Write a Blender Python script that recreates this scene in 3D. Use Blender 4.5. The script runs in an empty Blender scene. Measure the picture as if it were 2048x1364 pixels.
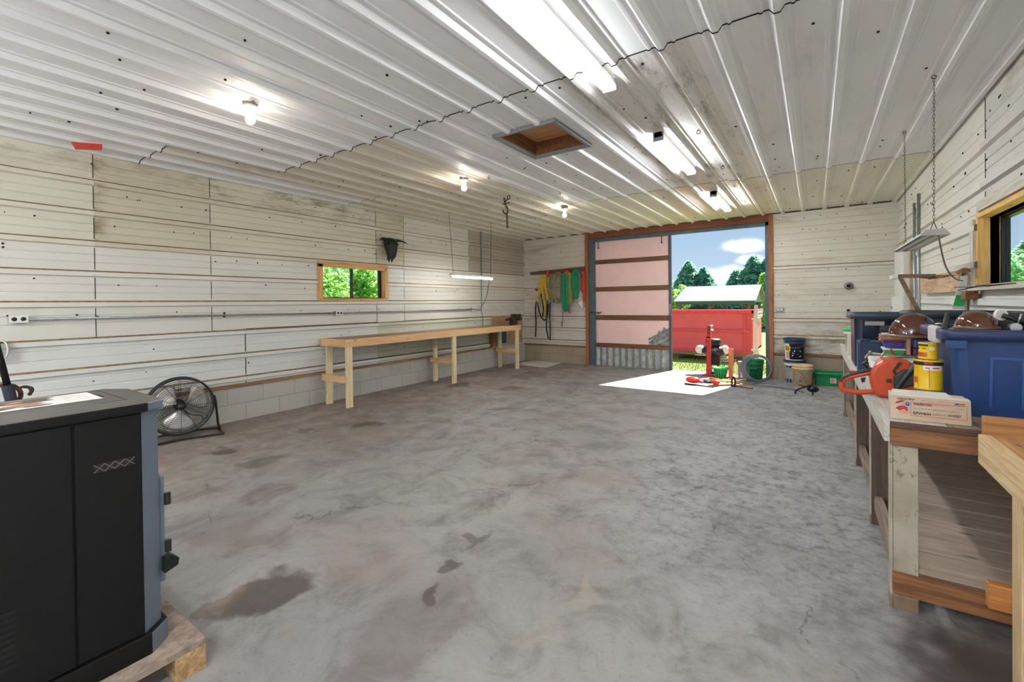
import bpy, math, random
from mathutils import Vector, Matrix
random.seed(7)
SC = bpy.context.scene
COL = SC.collection
PI = math.pi
# ---------------------------------------------------------------- room
XL, XR, YB, H, YF = -5.867, 1.084, 9.164, 2.94, -6.5

# ---------------------------------------------------------------- materials
def c(r, g, b):
    def f(u):
        u /= 255.0
        return u / 12.92 if u <= 0.04045 else ((u + 0.055) / 1.055) ** 2.4
    return (f(r), f(g), f(b), 1)

class NT:
    def __init__(s, name):
        s.m = bpy.data.materials.new(name); s.m.use_nodes = True
        s.t = s.m.node_tree; s.t.nodes.clear()
        s.out = s.n('ShaderNodeOutputMaterial'); s.b = s.n('ShaderNodeBsdfPrincipled')
        s.l(s.b.outputs[0], s.out.inputs[0])
    def n(s, k, **kw):
        x = s.t.nodes.new(k)
        for a, v in kw.items(): setattr(x, a, v)
        return x
    def l(s, a, b): s.t.links.new(a, b)
    def coord(s, world=False):
        if world: return s.n('ShaderNodeNewGeometry').outputs['Position']
        return s.n('ShaderNodeTexCoord').outputs['Object']
    def scale(s, v, sc):
        x = s.n('ShaderNodeMapping'); x.inputs['Scale'].default_value = sc
        s.l(v, x.inputs[0]); return x.outputs[0]
    def noise(s, v, sc, det=4, rough=.55, dist=0):
        x = s.n('ShaderNodeTexNoise'); x.inputs['Scale'].default_value = sc
        x.inputs['Detail'].default_value = det; x.inputs['Roughness'].default_value = rough
        x.inputs['Distortion'].default_value = dist
        s.l(v, x.inputs['Vector']); return x.outputs['Fac']
    def rng(s, v, a, b, lo=0.0, hi=1.0):
        x = s.n('ShaderNodeMapRange'); x.interpolation_type = 'SMOOTHSTEP'
        for i, q in ((1, a), (2, b), (3, lo), (4, hi)): x.inputs[i].default_value = q
        s.l(v, x.inputs[0]); return x.outputs[0]
    def mix(s, f, a, b, mode='MIX'):
        x = s.n('ShaderNodeMix'); x.data_type = 'RGBA'; x.blend_type = mode
        if isinstance(f, float): x.inputs[0].default_value = f
        else: s.l(f, x.inputs[0])
        for k, q in ((6, a), (7, b)):
            if isinstance(q, tuple): x.inputs[k].default_value = q
            else: s.l(q, x.inputs[k])
        return x.outputs[2]
    def math(s, op, a, b=None, clamp=False):
        x = s.n('ShaderNodeMath', operation=op); x.use_clamp = clamp
        for k, q in ((0, a), (1, b)):
            if q is None: continue
            if isinstance(q, (int, float)): x.inputs[k].default_value = q
            else: s.l(q, x.inputs[k])
        return x.outputs[0]
    def col(s, v):
        if isinstance(v, tuple): s.b.inputs['Base Color'].default_value = v
        else: s.l(v, s.b.inputs['Base Color'])
    def bump(s, h, st=.2, d=.01):
        x = s.n('ShaderNodeBump'); x.inputs['Strength'].default_value = st; x.inputs['Distance'].default_value = d
        s.l(h, x.inputs['Height']); s.l(x.outputs[0], s.b.inputs['Normal'])
    def rough(s, v):
        if isinstance(v, (int, float)): s.b.inputs['Roughness'].default_value = v
        else: s.l(v, s.b.inputs['Roughness'])

def M(name, col, rough=.5, metal=0, var=.06, vs=9, col2=None, bump=0, bs=60, emit=None, spec=.5):
    m = NT(name)
    c2 = col2 or tuple(x * (1 - var * 2) for x in col[:3]) + (1,)
    v = m.coord()
    m.col(m.mix(m.rng(m.noise(v, vs), .3, .7), col, c2))
    m.rough(rough); m.b.inputs['Metallic'].default_value = metal
    m.b.inputs['Specular IOR Level'].default_value = spec
    if bump: m.bump(m.noise(v, bs, 6), bump)
    if emit:
        m.b.inputs['Emission Color'].default_value = emit[0]; m.b.inputs['Emission Strength'].default_value = emit[1]
    return m.m

_w = {}
def W(name, c1, c2, axis='x', rough=.65, knots=True, grain=1.0):
    key = name + '_' + axis
    if key in _w: return _w[key]
    m = NT('wood_' + key); v = m.coord()
    sc = [22 * grain] * 3; sc['xyz'.index(axis)] = 1.3
    g = m.noise(m.scale(v, tuple(sc)), 1.6, 5, .6, .9)
    a = m.mix(m.rng(g, .32, .68), c1, c2)
    sc2 = [140 * grain] * 3; sc2['xyz'.index(axis)] = 4
    f = m.noise(m.scale(v, tuple(sc2)), 1, 2)
    a = m.mix(m.rng(f, .45, .75, 0, .35), a, tuple(x * .55 for x in c2[:3]) + (1,))
    if knots:
        sc3 = [9.0] * 3; sc3['xyz'.index(axis)] = 3.2
        vo = m.n('ShaderNodeTexVoronoi'); vo.inputs['Scale'].default_value = 1
        m.l(m.scale(v, tuple(sc3)), vo.inputs['Vector'])
        a = m.mix(m.rng(vo.outputs['Distance'], .05, .13, .75, 0), a, tuple(x * .3 for x in c2[:3]) + (1,))
    m.col(a); m.rough(rough); m.bump(g, .12, .004)
    _w[key] = m.m; return m.m

def sheet(name, base, grime, amt=.5, sc=1.2, axis='y', rough=.45, mask=None, metal=0.0, fine=.25, spec=.35):
    """painted steel sheet with dirt that follows the run of the panel"""
    m = NT('sheet_' + name); p = m.coord(True)
    s = [3.0, 3.0, 3.0]; s['xyz'.index(axis)] = .8
    g = m.noise(m.scale(p, tuple(s)), sc, 7, .68, .4)
    f = m.rng(g, .5, .74, 0, amt)
    a = m.mix(f, base, grime)
    s2 = [30.0, 30.0, 30.0]; s2['xyz'.index(axis)] = 9
    g2 = m.noise(m.scale(p, tuple(s2)), 1, 4, .7)
    a = m.mix(m.rng(g2, .56, .75, 0, fine), a, grime)
    big = m.noise(p, .7, 2)
    a = m.mix(m.rng(big, .35, .7, 0, .14), a, tuple(x * .72 for x in base[:3]) + (1,))
    if mask:                               # a band of mould / rubbed dirt: (axis, a, b, colour, amount)
        sx = m.n('ShaderNodeSeparateXYZ'); m.l(p, sx.inputs[0])
        for ax, lo, hi, colr, k in mask:
            d = m.rng(sx.outputs['XYZ'.index(ax.upper())], lo, hi, 0, 1)
            n2 = m.noise(m.scale(p, tuple(10.0 if i != axis else 3.0 for i in 'xyz')), 1, 8, .75)
            a = m.mix(m.math('MULTIPLY', m.math('MULTIPLY', d, m.rng(n2, .42, .66)), k), a, colr)
    m.col(a); m.rough(m.rng(g, .3, .8, rough - .08, rough + .2)); m.b.inputs['Metallic'].default_value = metal; m.b.inputs['Specular IOR Level'].default_value = spec
    m.bump(m.noise(p, 7, 2), .06, .02)
    return m.m

# ---------------------------------------------------------------- mesh builder
ORG = {}
class MB:
    def __init__(s): s.v = []; s.f = []; s.m = []; s.s = []
    def add(s, vs, fs, mi=0, sm=False):
        o = len(s.v); s.v += [tuple(q) for q in vs]
        for f in fs: s.f.append(tuple(i + o for i in f)); s.m.append(mi); s.s.append(sm)
    def box(s, x0, x1, y0, y1, z0, z1, mi=0):
        vs = [(x, y, z) for z in (z0, z1) for y in (y0, y1) for x in (x0, x1)]
        s.add(vs, [(0, 2, 3, 1), (4, 5, 7, 6), (0, 1, 5, 4), (2, 6, 7, 3), (0, 4, 6, 2), (1, 3, 7, 5)], mi)
    def hexa(s, bot, top, mi=0):
        n = len(bot)
        s.add(list(bot) + list(top), [tuple(range(n))[::-1], tuple(range(n, 2 * n))] + [(i, (i + 1) % n, n + (i + 1) % n, n + i) for i in range(n)], mi)
    def beam(s, p, q, w, h, up=(0, 0, 1), mi=0):
        p, q = Vector(p), Vector(q); d = (q - p).normalized(); u = Vector(up)
        a = d.cross(u)
        if a.length < 1e-4: a = d.cross(Vector((1, 0, 0)))
        a.normalize(); b = a.cross(d).normalized()
        r = [a * (i * w / 2) + b * (j * h / 2) for i, j in ((-1, -1), (1, -1), (1, 1), (-1, 1))]
        s.hexa([p + k for k in r], [q + k for k in r], mi)
    def ring(s, ct, ax, r, seg, ref=None):
        ax = Vector(ax).normalized(); ref = ref or Vector((0, 0, 1))
        if abs(ax.dot(ref)) > .95: ref = Vector((1, 0, 0))
        a = ax.cross(ref).normalized(); b = ax.cross(a)
        return [Vector(ct) + a * (math.cos(2 * PI * i / seg) * r) + b * (math.sin(2 * PI * i / seg) * r) for i in range(seg)]
    def tube(s, pts, r, seg=8, mi=0, closed=False):
        pts = [Vector(p) for p in pts]; n = len(pts); vs = []
        a = None
        for i, p in enumerate(pts):
            if closed: t = pts[(i + 1) % n] - pts[i - 1]
            else: t = pts[min(i + 1, n - 1)] - pts[max(i - 1, 0)]
            t.normalize()
            if a is None:
                ref = Vector((0, 0, 1)) if abs(t.z) < .9 else Vector((1, 0, 0))
                a = t.cross(ref).normalized()
            else:
                a = (a - t * a.dot(t)).normalized()
            b = t.cross(a)
            rr = r[i] if isinstance(r, (list, tuple)) else r
            vs += [p + a * (math.cos(2 * PI * k / seg) * rr) + b * (math.sin(2 * PI * k / seg) * rr) for k in range(seg)]
        fs = []
        for i in range(n if closed else n - 1):
            j = (i + 1) % n
            for k in range(seg): fs.append((i * seg + k, i * seg + (k + 1) % seg, j * seg + (k + 1) % seg, j * seg + k))
        if not closed: fs += [tuple(range(seg))[::-1], tuple((n - 1) * seg + k for k in range(seg))]
        s.add(vs, fs, mi, True)
    def cyl(s, p, q, r0, r1=None, seg=20, mi=0):
        r1 = r0 if r1 is None else r1; d = Vector(q) - Vector(p)
        A = s.ring(p, d, r0, seg); B = s.ring(q, d, r1, seg)
        s.add(A + B, [(i, (i + 1) % seg, seg + (i + 1) % seg, seg + i) for i in range(seg)], mi, True)
        s.add(A, [tuple(range(seg))[::-1]], mi); s.add(B, [tuple(range(seg))], mi)
    def lathe(s, ct, prof, seg=28, mi=0, ax=(0, 0, 1), sm=True):
        vs = []; ax = Vector(ax).normalized()
        for r, z in prof: vs += s.ring(Vector(ct) + ax * z, ax, max(r, 1e-4), seg)
        fs = [(i * seg + k, i * seg + (k + 1) % seg, (i + 1) * seg + (k + 1) % seg, (i + 1) * seg + k) for i in range(len(prof) - 1) for k in range(seg)]
        s.add(vs, fs, mi, sm)
    def ball(s, ct, r, mi=0, seg=16, rings=9, z0=-1.0, z1=1.0):
        rx, ry, rz = r if isinstance(r, (tuple, list)) else (r, r, r); vs = []; fs = []
        t0, t1 = math.asin(z0), math.asin(z1)
        for i in range(rings + 1):
            t = t0 + (t1 - t0) * i / rings
            for k in range(seg):
                a = 2 * PI * k / seg
                vs.append((ct[0] + rx * math.cos(t) * math.cos(a), ct[1] + ry * math.cos(t) * math.sin(a), ct[2] + rz * math.sin(t)))
        for i in range(rings):
            for k in range(seg): fs.append((i * seg + k, i * seg + (k + 1) % seg, (i + 1) * seg + (k + 1) % seg, (i + 1) * seg + k))
        s.add(vs, fs, mi, True)
    def prism(s, poly, ax, a, b, mi=0):
        def P(u, v, w):
            return {'x': (w, u, v), 'y': (u, w, v), 'z': (u, v, w)}[ax]
        s.hexa([P(u, v, a) for u, v in poly], [P(u, v, b) for u, v in poly], mi)
    def build(s, name, mats, par=None, bevel=0, local=False, sub=0):
        me = bpy.data.meshes.new(name)
        o = Vector((0, 0, 0))
        if par is not None and not local: o = ORG.get(par.as_pointer(), Vector((0, 0, 0)))
        me.from_pydata([tuple(Vector(q) - o) for q in s.v], [], s.f)
        for m in (mats if isinstance(mats, (list, tuple)) else [mats]): me.materials.append(m)
        for p, mi, sm in zip(me.polygons, s.m, s.s): p.material_index = mi; p.use_smooth = sm
        me.validate(); me.update()
        ob = bpy.data.objects.new(name, me); COL.objects.link(ob)
        if par is not None: ob.parent = par; ORG[ob.as_pointer()] = o
        if bevel:
            b = ob.modifiers.new('bevel', 'BEVEL'); b.width = bevel; b.segments = 2; b.limit_method = 'ANGLE'; b.angle_limit = .7
        if sub:
            b = ob.modifiers.new('sub', 'SUBSURF'); b.levels = sub; b.render_levels = sub
        return ob

def tag(o, label, cat, group=None, kind=None):
    if label: o['label'] = label
    if cat: o['category'] = cat
    if group: o['group'] = group
    if kind: o['kind'] = kind
    return o
def thing(name, label, cat, loc=(0, 0, 0), group=None, kind=None, rz=0):
    o = bpy.data.objects.new(name, None); COL.objects.link(o); o.location = loc; o.rotation_euler = (0, 0, rz)
    o.empty_display_size = .1
    ORG[o.as_pointer()] = Vector(loc)
    return tag(o, label, cat, group, kind)
def struct(name, mb, mats, label, bevel=0):
    o = mb.build(name, mats, None, bevel); o['kind'] = 'structure'; o['label'] = label; o['category'] = name.split('_')[0]; return o
def dup(root, loc, label=None, rz=None):
    r = root.copy(); COL.objects.link(r); r.location = loc
    if rz is not None: r.rotation_euler = (0, 0, rz)
    if label: r['label'] = label
    for ch in list(root.children):
        k = ch.copy(); COL.objects.link(k); k.parent = r
        for g in list(ch.children):
            d = g.copy(); COL.objects.link(d); d.parent = k
    return r
def arc(ct, r, a0, a1, n, plane='xz'):
    out = []
    for i in range(n + 1):
        a = a0 + (a1 - a0) * i / n; u, v = math.cos(a) * r, math.sin(a) * r
        out.append({'xz': (ct[0] + u, ct[1], ct[2] + v), 'xy': (ct[0] + u, ct[1] + v, ct[2]), 'yz': (ct[0], ct[1] + u, ct[2] + v)}[plane])
    return out
def sagline(p, q, sag, n=14):
    p, q = Vector(p), Vector(q)
    return [p.lerp(q, i / n) - Vector((0, 0, sag * 4 * (i / n) * (1 - i / n))) for i in range(n + 1)]
def curve(pts, n=6):
    """Catmull-Rom through the points"""
    P = [Vector(p) for p in pts]; P = [P[0]] + P + [P[-1]]; out = []
    for i in range(1, len(P) - 2):
        for k in range(n):
            t = k / n; a, b, cc, d = P[i - 1], P[i], P[i + 1], P[i + 2]
            out.append(.5 * (2 * b + (cc - a) * t + (2 * a - 5 * b + 4 * cc - d) * t * t + (3 * b - a - 3 * cc + d) * t ** 3))
    out.append(P[-2]); return out
def text_mb(txt, size, place, shear=0):
    """letters as mesh polygons placed by place(u, v) -> point"""
    cu = bpy.data.curves.new('t', 'FONT'); cu.body = txt; cu.size = size; cu.shear = shear; cu.resolution_u = 2; cu.offset = size * .022
    ob = bpy.data.objects.new('t', cu); COL.objects.link(ob)
    dg = bpy.context.evaluated_depsgraph_get(); me = bpy.data.meshes.new_from_object(ob.evaluated_get(dg))
    vs = [place(v.co.x, v.co.y) for v in me.vertices]; fs = [tuple(p.vertices) for p in me.polygons]
    bpy.data.objects.remove(ob); bpy.data.curves.remove(cu); bpy.data.meshes.remove(me)
    return vs, fs

# palette
PINE, PINE2 = c(216, 172, 118), c(188, 138, 84)
NEWP, NEWP2 = c(222, 200, 152), c(196, 168, 116)
ORG1, ORG2 = c(190, 128, 72), c(150, 92, 46)
BRN, BRN2 = c(120, 98, 82), c(78, 60, 48)
RED1, RED2 = c(142, 78, 50), c(104, 54, 34)
GRY, GRY2 = c(160, 148, 134), c(118, 106, 94)
black = M('black_plastic', c(26, 26, 27), .45)
blackm = M('black_metal', c(30, 30, 31), .4, .3, bump=.05, bs=200)
darkdirt = M('dark_gap', c(34, 30, 26), .9)
steel = M('galvanised_steel', c(168, 172, 174), .38, .8, var=.12, vs=14)
greypaint = M('grey_paint', c(136, 138, 140), .5)
whitep = M('white_paint', c(232, 230, 224), .5, var=.04)
whitepl = M('white_plastic', c(236, 235, 230), .4, var=.04)
rust = M('rusty_steel', c(104, 66, 42), .75, .3, col2=c(62, 42, 32), vs=30, bump=.3)
iron = M('dark_iron', c(58, 54, 52), .55, .6, col2=c(84, 66, 52), vs=40, bump=.2)
alu = M('aluminium', c(200, 202, 204), .3, .9)
orange = M('orange_plastic', c(206, 78, 30), .38)
redp = M('red_paint', c(196, 36, 32), .45, var=.1)
green = M('green_plastic', c(10, 140, 84), .4, var=.1)
greenl = M('bright_green_plastic', c(44, 170, 92), .45)
yellow = M('yellow_paint', c(238, 196, 26), .4, var=.04)
navy = M('navy_plastic', c(34, 50, 86), .42, var=.08)
blue = M('blue_plastic', c(32, 64, 116), .34, var=.06, vs=4)
pinkf = M('pink_foam', c(250, 212, 206), .75, var=.03, vs=4)
tan = M('tan_plastic', c(208, 190, 160), .6, var=.08)
printk = M('print_black', c(34, 32, 32), .7)
printr = M('print_red', c(190, 50, 48), .7)
printb = M('print_blue', c(40, 88, 156), .7)
printw = M('print_white', c(236, 232, 226), .7)
glass = NT('window_glass'); glass.b.inputs['Transmission Weight'].default_value = 1
glass.b.inputs['Roughness'].default_value = .02; glass.b.inputs['IOR'].default_value = 1.06; glass.col((.93, .97, .96, 1)); glass = glass.m
clearpl = NT('clear_plastic'); clearpl.b.inputs['Transmission Weight'].default_value = .85
clearpl.b.inputs['Roughness'].default_value = .15; clearpl.b.inputs['IOR'].default_value = 1.2; clearpl.col(c(236, 226, 222)); clearpl = clearpl.m
# ================================================================ THE SETTING
# ---- floor
m = NT('concrete_floor'); p = m.coord(True)
n1 = m.noise(p, .55, 5, .6, .3); n2 = m.noise(p, 3.2, 7, .68, .5); n3 = m.noise(p, 42, 6, .75)
a = m.mix(m.rng(n1, .36, .66), c(154, 150, 146), c(138, 135, 133))
a = m.mix(m.rng(n2, .44, .68, 0, .6), a, c(98, 92, 88))
a = m.mix(m.rng(n2, .44, .3, 0, .4), a, c(168, 163, 156))
sx = m.n('ShaderNodeSeparateXYZ'); m.l(p, sx.inputs[0])
# brown dust along the left wall, cool swept concrete to the right
a = m.mix(m.math('MULTIPLY', m.rng(sx.outputs[0], -3.0, -5.2), m.rng(n2, .3, .65, .25, .75)), a, c(132, 112, 96))
rr = m.math('MULTIPLY', m.rng(sx.outputs[0], -1.9, -.6), m.rng(sx.outputs[1], 1.6, 3.2))
n4 = m.noise(p, 13, 10, .74, .2)
a = m.mix(m.math('MULTIPLY', rr, m.rng(n4, .46, .60, .1, .6)), a, c(166, 166, 168))
a = m.mix(m.math('MULTIPLY', rr, m.rng(n4, .48, .38, 0, .6)), a, c(84, 82, 82))
a = m.mix(m.rng(n3, .54, .72, 0, .5), a, c(84, 79, 76))
a = m.mix(m.math('MULTIPLY', m.rng(m.noise(p, 1.1, 3), .52, .7), m.rng(sx.outputs[0], .2, -1.2, .0, .5)), a, c(140, 122, 114))
warp = m.n('ShaderNodeTexNoise'); warp.inputs['Scale'].default_value = 3.5; warp.inputs['Detail'].default_value = 5; m.l(p, warp.inputs['Vector'])
wv = m.n('ShaderNodeVectorMath', operation='MULTIPLY_ADD'); m.l(warp.outputs['Color'], wv.inputs[0]); wv.inputs[1].default_value = (.5, .5, 0); wv.inputs[2].default_value = (-.25, -.25, 0)
pw = m.n('ShaderNodeVectorMath', operation='ADD'); m.l(p, pw.inputs[0]); m.l(wv.outputs[0], pw.inputs[1])
DK, LT = c(70, 61, 57), c(168, 158, 144)
for x, y, rx, ry, k, colr in [(-2.22, 1.12, .13, .19, .85, DK), (-2.33, .98, .05, .12, .6, c(104, 82, 62)), (-1.56, 1.52, .05, .07, .9, DK), (-1.56, 1.76, .045, .07, .7, DK),
        (-1.68, 2.03, .025, .16, .5, DK), (-4.36, 3.31, .13, .17, .7, DK), (-4.73, 1.98, .13, .1, .8, c(70, 58, 50)), (-4.74, 2.8, .1, .16, .6, DK),
        (-5.1, 5.82, .16, .24, .85, DK), (-4.14, 6.07, .16, .22, .6, DK), (-4.1, 2.05, .12, .2, .5, DK), (-3.42, 1.7, .14, .2, .45, c(104, 92, 88)),
        (-3.1, 1.3, .2, .26, .4, c(110, 96, 90)), (-.92, 1.9, .05, .13, .5, LT), (-1.0, 1.58, .09, .14, .3, LT), (-1.45, 1.4, .2, .3, .45, c(104, 92, 90)), (-3.75, 3.9, .2, .14, .35, DK),
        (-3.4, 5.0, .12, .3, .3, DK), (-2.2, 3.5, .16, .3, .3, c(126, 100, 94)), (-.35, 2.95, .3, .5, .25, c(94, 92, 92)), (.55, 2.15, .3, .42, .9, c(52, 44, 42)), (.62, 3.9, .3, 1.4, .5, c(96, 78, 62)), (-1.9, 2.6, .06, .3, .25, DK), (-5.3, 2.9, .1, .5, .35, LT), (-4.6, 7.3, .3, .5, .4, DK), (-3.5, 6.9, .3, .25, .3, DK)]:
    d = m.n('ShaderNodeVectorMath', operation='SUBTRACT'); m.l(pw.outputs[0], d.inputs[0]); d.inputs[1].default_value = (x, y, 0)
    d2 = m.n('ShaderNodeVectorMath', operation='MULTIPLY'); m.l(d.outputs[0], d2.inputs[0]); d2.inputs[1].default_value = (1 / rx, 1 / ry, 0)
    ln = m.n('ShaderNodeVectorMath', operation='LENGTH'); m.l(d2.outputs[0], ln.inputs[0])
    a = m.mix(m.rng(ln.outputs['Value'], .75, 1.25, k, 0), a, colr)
vo = m.n('ShaderNodeTexVoronoi'); vo.feature = 'DISTANCE_TO_EDGE'; vo.inputs['Scale'].default_value = .42; m.l(pw.outputs[0], vo.inputs['Vector'])
crk = m.math('MULTIPLY', m.rng(vo.outputs['Distance'], .0015, .005, .55, 0), m.rng(n2, .45, .6))
a = m.mix(crk, a, c(74, 68, 64))
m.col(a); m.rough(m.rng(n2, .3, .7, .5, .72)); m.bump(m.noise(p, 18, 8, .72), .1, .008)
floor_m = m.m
b = MB(); b.box(XL - .1, XR + .12, YF - .3, YB + .24, -.12, 0)
struct('floor', b, floor_m, 'stained grey concrete floor slab of the shop')

# ---- wall sheets with real ribs
def rib_profile(z0, z1, ribs, minors, dep=.032, hgt=.066):
    """(z, depth, dusty) going up; ribs = z of each rib's top edge"""
    pts = {}
    for r in ribs:
        for dz, d in ((-hgt, 0), (-hgt + .009, dep), (-.016, dep), (0, 0)): pts[round(r + dz, 4)] = d
    for q in minors:
        for dz, d in ((-.007, 0), (-.002, -.007), (.002, -.007), (.007, 0)): pts[round(q + dz, 4)] = d
    zs = sorted(pts); out = []
    def at(z):
        lo = [q for q in zs if q <= z]; hi = [q for q in zs if q >= z]
        if not lo or not hi: return 0
        u, v = lo[-1], hi[0]
        return pts[u] if v == u else pts[u] + (pts[v] - pts[u]) * (z - u) / (v - u)
    lv = [z0] + [z for z in zs if z0 + 1e-4 < z < z1 - 1e-4] + [z1]
    dust = lambda a_, b_: any(abs((a_ + b_) / 2 - (r - .008)) < .006 for r in ribs)
    return [(z, at(z)) for z in lv], dust
def wall_sheet(mb, mp, u0, u1, z0, z1, ribs, minors, mi, mdust, off=0.0):
    pr, dust = rib_profile(z0, z1, ribs, minors)
    for (za, da), (zb, db) in zip(pr, pr[1:]):
        mb.add([mp(u0, za, da + off), mp(u1, za, da + off), mp(u1, zb, db + off), mp(u0, zb, db + off)], [(0, 1, 2, 3)], mdust if dust(za, zb) else mi)
def minors_of(ribs, lo, hi):
    r = sorted(ribs); out = []
    step = .2985
    full = [r[0] - step] + r + [r[-1] + step]
    for q, w in zip(full, full[1:]):
        for k in (1, 2):
            z = q + (w - q - .066) * k / 3.0
            if lo < z < hi: out.append(z)
    return out
def blocks(name, col):
    m = NT(name); p = m.coord(True)
    sx = m.n('ShaderNodeSeparateXYZ'); m.l(p, sx.inputs[0])
    cb = m.n('ShaderNodeCombineXYZ'); m.l(m.math('ADD', sx.outputs[0], sx.outputs[1]), cb.inputs[0]); m.l(sx.outputs[2], cb.inputs[1])
    br = m.n('ShaderNodeTexBrick'); m.l(cb.outputs[0], br.inputs['Vector'])
    br.inputs['Scale'].default_value = 1; br.inputs['Brick Width'].default_value = .42; br.inputs['Row Height'].default_value = .208
    br.inputs['Mortar Size'].default_value = .006; br.inputs['Mortar Smooth'].default_value = .2
    br.inputs['Color1'].default_value = col; br.inputs['Color2'].default_value = tuple(x * .9 for x in col[:3]) + (1,); br.inputs['Mortar'].default_value = tuple(x * .72 for x in col[:3]) + (1,)
    n = m.noise(p, 60, 4, .7); n2 = m.noise(p, 2, 4)
    a = m.mix(m.rng(n, .5, .75, 0, .35), br.outputs['Color'], tuple(x * .6 for x in col[:3]) + (1,))
    m.col(m.mix(m.rng(n2, .5, .75, 0, .35), a, c(150, 128, 106)))
    m.rough(.9); h = m.math('MULTIPLY', br.outputs['Fac'], -1.0); m.bump(m.math('ADD', h, m.math('MULTIPLY', n, .25)), .5, .012)
    return m.m
blk = blocks('concrete_block', c(186, 184, 176)); blk2 = blocks('concrete_block_dusty', c(168, 152, 134))
cream = sheet('cream', c(218, 212, 197), c(178, 164, 136), .3, fine=.14, mask=[('z', 2.5, 2.95, c(150, 138, 104), .5)])
tanw = sheet('tan', c(208, 199, 178), c(164, 148, 118), .4, fine=.16, mask=[('z', 2.4, 2.95, c(140, 128, 96), .5), ('y', 1.47, 1.34, c(132, 112, 76), .9)])
mould = sheet('mouldy', c(214, 207, 188), c(166, 152, 122), .35, fine=.16, mask=[('z', 2.5, 2.88, c(128, 116, 82), .85)])
cool = sheet('cool_white', c(220, 221, 217), c(184, 174, 158), .28, fine=.12)
greeny = sheet('greenish_white', c(202, 205, 188), c(160, 152, 128), .45)
far_l = sheet('far_left', c(217, 211, 200), c(174, 160, 144), .35, fine=.15)
patchg = sheet('grey_patch', c(178, 166, 152), c(140, 124, 108), .5)
dust_m = M('settled_dust', c(150, 126, 92), .95, col2=c(118, 96, 68), vs=20)
back_m = sheet('back_wall', c(214, 204, 193), c(146, 126, 108), .65, axis='x', fine=.4)
back_r = sheet('back_right', c(222, 215, 204), c(164, 140, 114), .45, axis='x', fine=.25, mask=[('z', 1.3, .5, c(134, 104, 80), .9)])
right_m = sheet('right_wall', c(222, 218, 208), c(170, 158, 138), .35)
right_g = sheet('right_wall_grey', c(206, 203, 194), c(150, 144, 130), .6, fine=.45)
rightlow = sheet('right_low_white', c(228, 229, 226), c(190, 172, 140), .3)
dark_out = M('light_block_backing', c(70, 66, 62), .9)  # unseen backing added behind the wall sheets to stop light leaks
sill_x, sill_y = W('sill', c(150, 116, 84), c(112, 82, 56), 'x'), W('sill', c(166, 130, 94), c(124, 92, 62), 'y')

def screws(mb, mp, u0, u1, zs, mi, n, skip=None):
    for _ in range(n):
        u = random.uniform(u0, u1); z = random.choice(zs) + random.uniform(-.03, .03)
        if skip and skip(u, z): continue
        p0, p1 = mp(u, z, 0), mp(u, z, .007); mb.cyl(p0, p1, random.uniform(.005, .010), seg=6, mi=mi)

# left wall
UR = [2.667, 2.368, 2.07, 1.772, 1.475]; LR = [1.118, .832, .547]
mpL = lambda u, z, d: (XL + d, u, z)
b = MB()
W1 = (3.76, 4.885, 1.50, 2.01)     # window hole: y0 y1 z0 z1
UM = minors_of(UR, 1.1, 2.94); LM = [.64, .73, .92, 1.01]
wl_mats = [cream, tanw, mould, cool, greeny, far_l, patchg, dust_m, darkdirt, blk, dark_out, sheet('pale_cream', c(220, 217, 208), c(184, 172, 150), .26, fine=.12)]
ups = [(YF, 1.3265, 0, 0), (1.3265, 2.348, 1, .002), (2.348, 4.739, 2, 0), (4.739, 5.323, 1, .002), (5.323, 7.06, 5, 0), (7.06, YB, 6, .002)]
for u0, u1, mi, off in ups:
    rects = [(u0, u1, 1.118, 2.94)]
    if u1 > W1[0] and u0 < W1[1]:
        rects = []
        a0, a1 = max(u0, W1[0]), min(u1, W1[1])
        rects += [(a0, a1, 1.118, W1[2]), (a0, a1, W1[3], 2.94)]
        if a0 > u0: rects.append((u0, a0, 1.118, 2.94))
        if a1 < u1: rects.append((a1, u1, 1.118, 2.94))
    for r in rects:
        if mi == 6:                                     # the grey patch is only the upper half here
            wall_sheet(b, mpL, r[0], r[1], 2.07, r[3], UR, UM, 6, 7, off); wall_sheet(b, mpL, r[0], r[1], r[2], 2.07, UR, UM, 5, 7, 0)
        elif mi in (0, 1, 2) and r[2] < 2.0:
            if r[3] > 2.0: wall_sheet(b, mpL, r[0], r[1], 2.004, r[3], UR, UM, mi, 7, off); wall_sheet(b, mpL, r[0], r[1], r[2], 2.004, UR, UM, 11, 7, off)
            else: wall_sheet(b, mpL, r[0], r[1], r[2], r[3], UR, UM, 11, 7, off)
        else: wall_sheet(b, mpL, r[0], r[1], r[2], r[3], UR, UM, mi, 7, off)
for u0, u1, mi, off in [(YF, 2.717, 3, -.003), (2.717, 4.739, 3, 0), (4.739, 5.323, 4, -.002), (5.323, 7.8, 4, 0), (7.8, YB, 5, -.002)]:
    wall_sheet(b, mpL, u0, u1, .40, 1.125, LR, LM, mi, 7, off)
for y in (1.3265, 2.348, 4.739, 5.323):                 # dark lap joints
    for z0, z1 in ((1.12, 1.40), (1.49, 1.70), (1.78, 1.995), (2.08, 2.29), (2.38, 2.6), (2.68, 2.94)):
        if W1[0] < y < W1[1] and z0 < 2.01 and z1 > 1.5: continue
        b.box(XL - .002, XL + .0035, y - .003, y + .003, z0, z1, 8)
for z0, z1 in ((.42, .47), (.56, .76), (.84, 1.05)): b.box(XL - .002, XL + .004, 2.713, 2.721, z0, z1, 8)
screws(b, mpL, -.5, 9, [2.8, 2.55, 2.25, 1.95, 1.65, 1.32, .98, .7], 8, 110, lambda u, z: 3.6 < u < 5.0 and 1.4 < z < 2.1)
b.box(XL - .12, XL + .012, YF, YB, 0, .42, 9)
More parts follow.
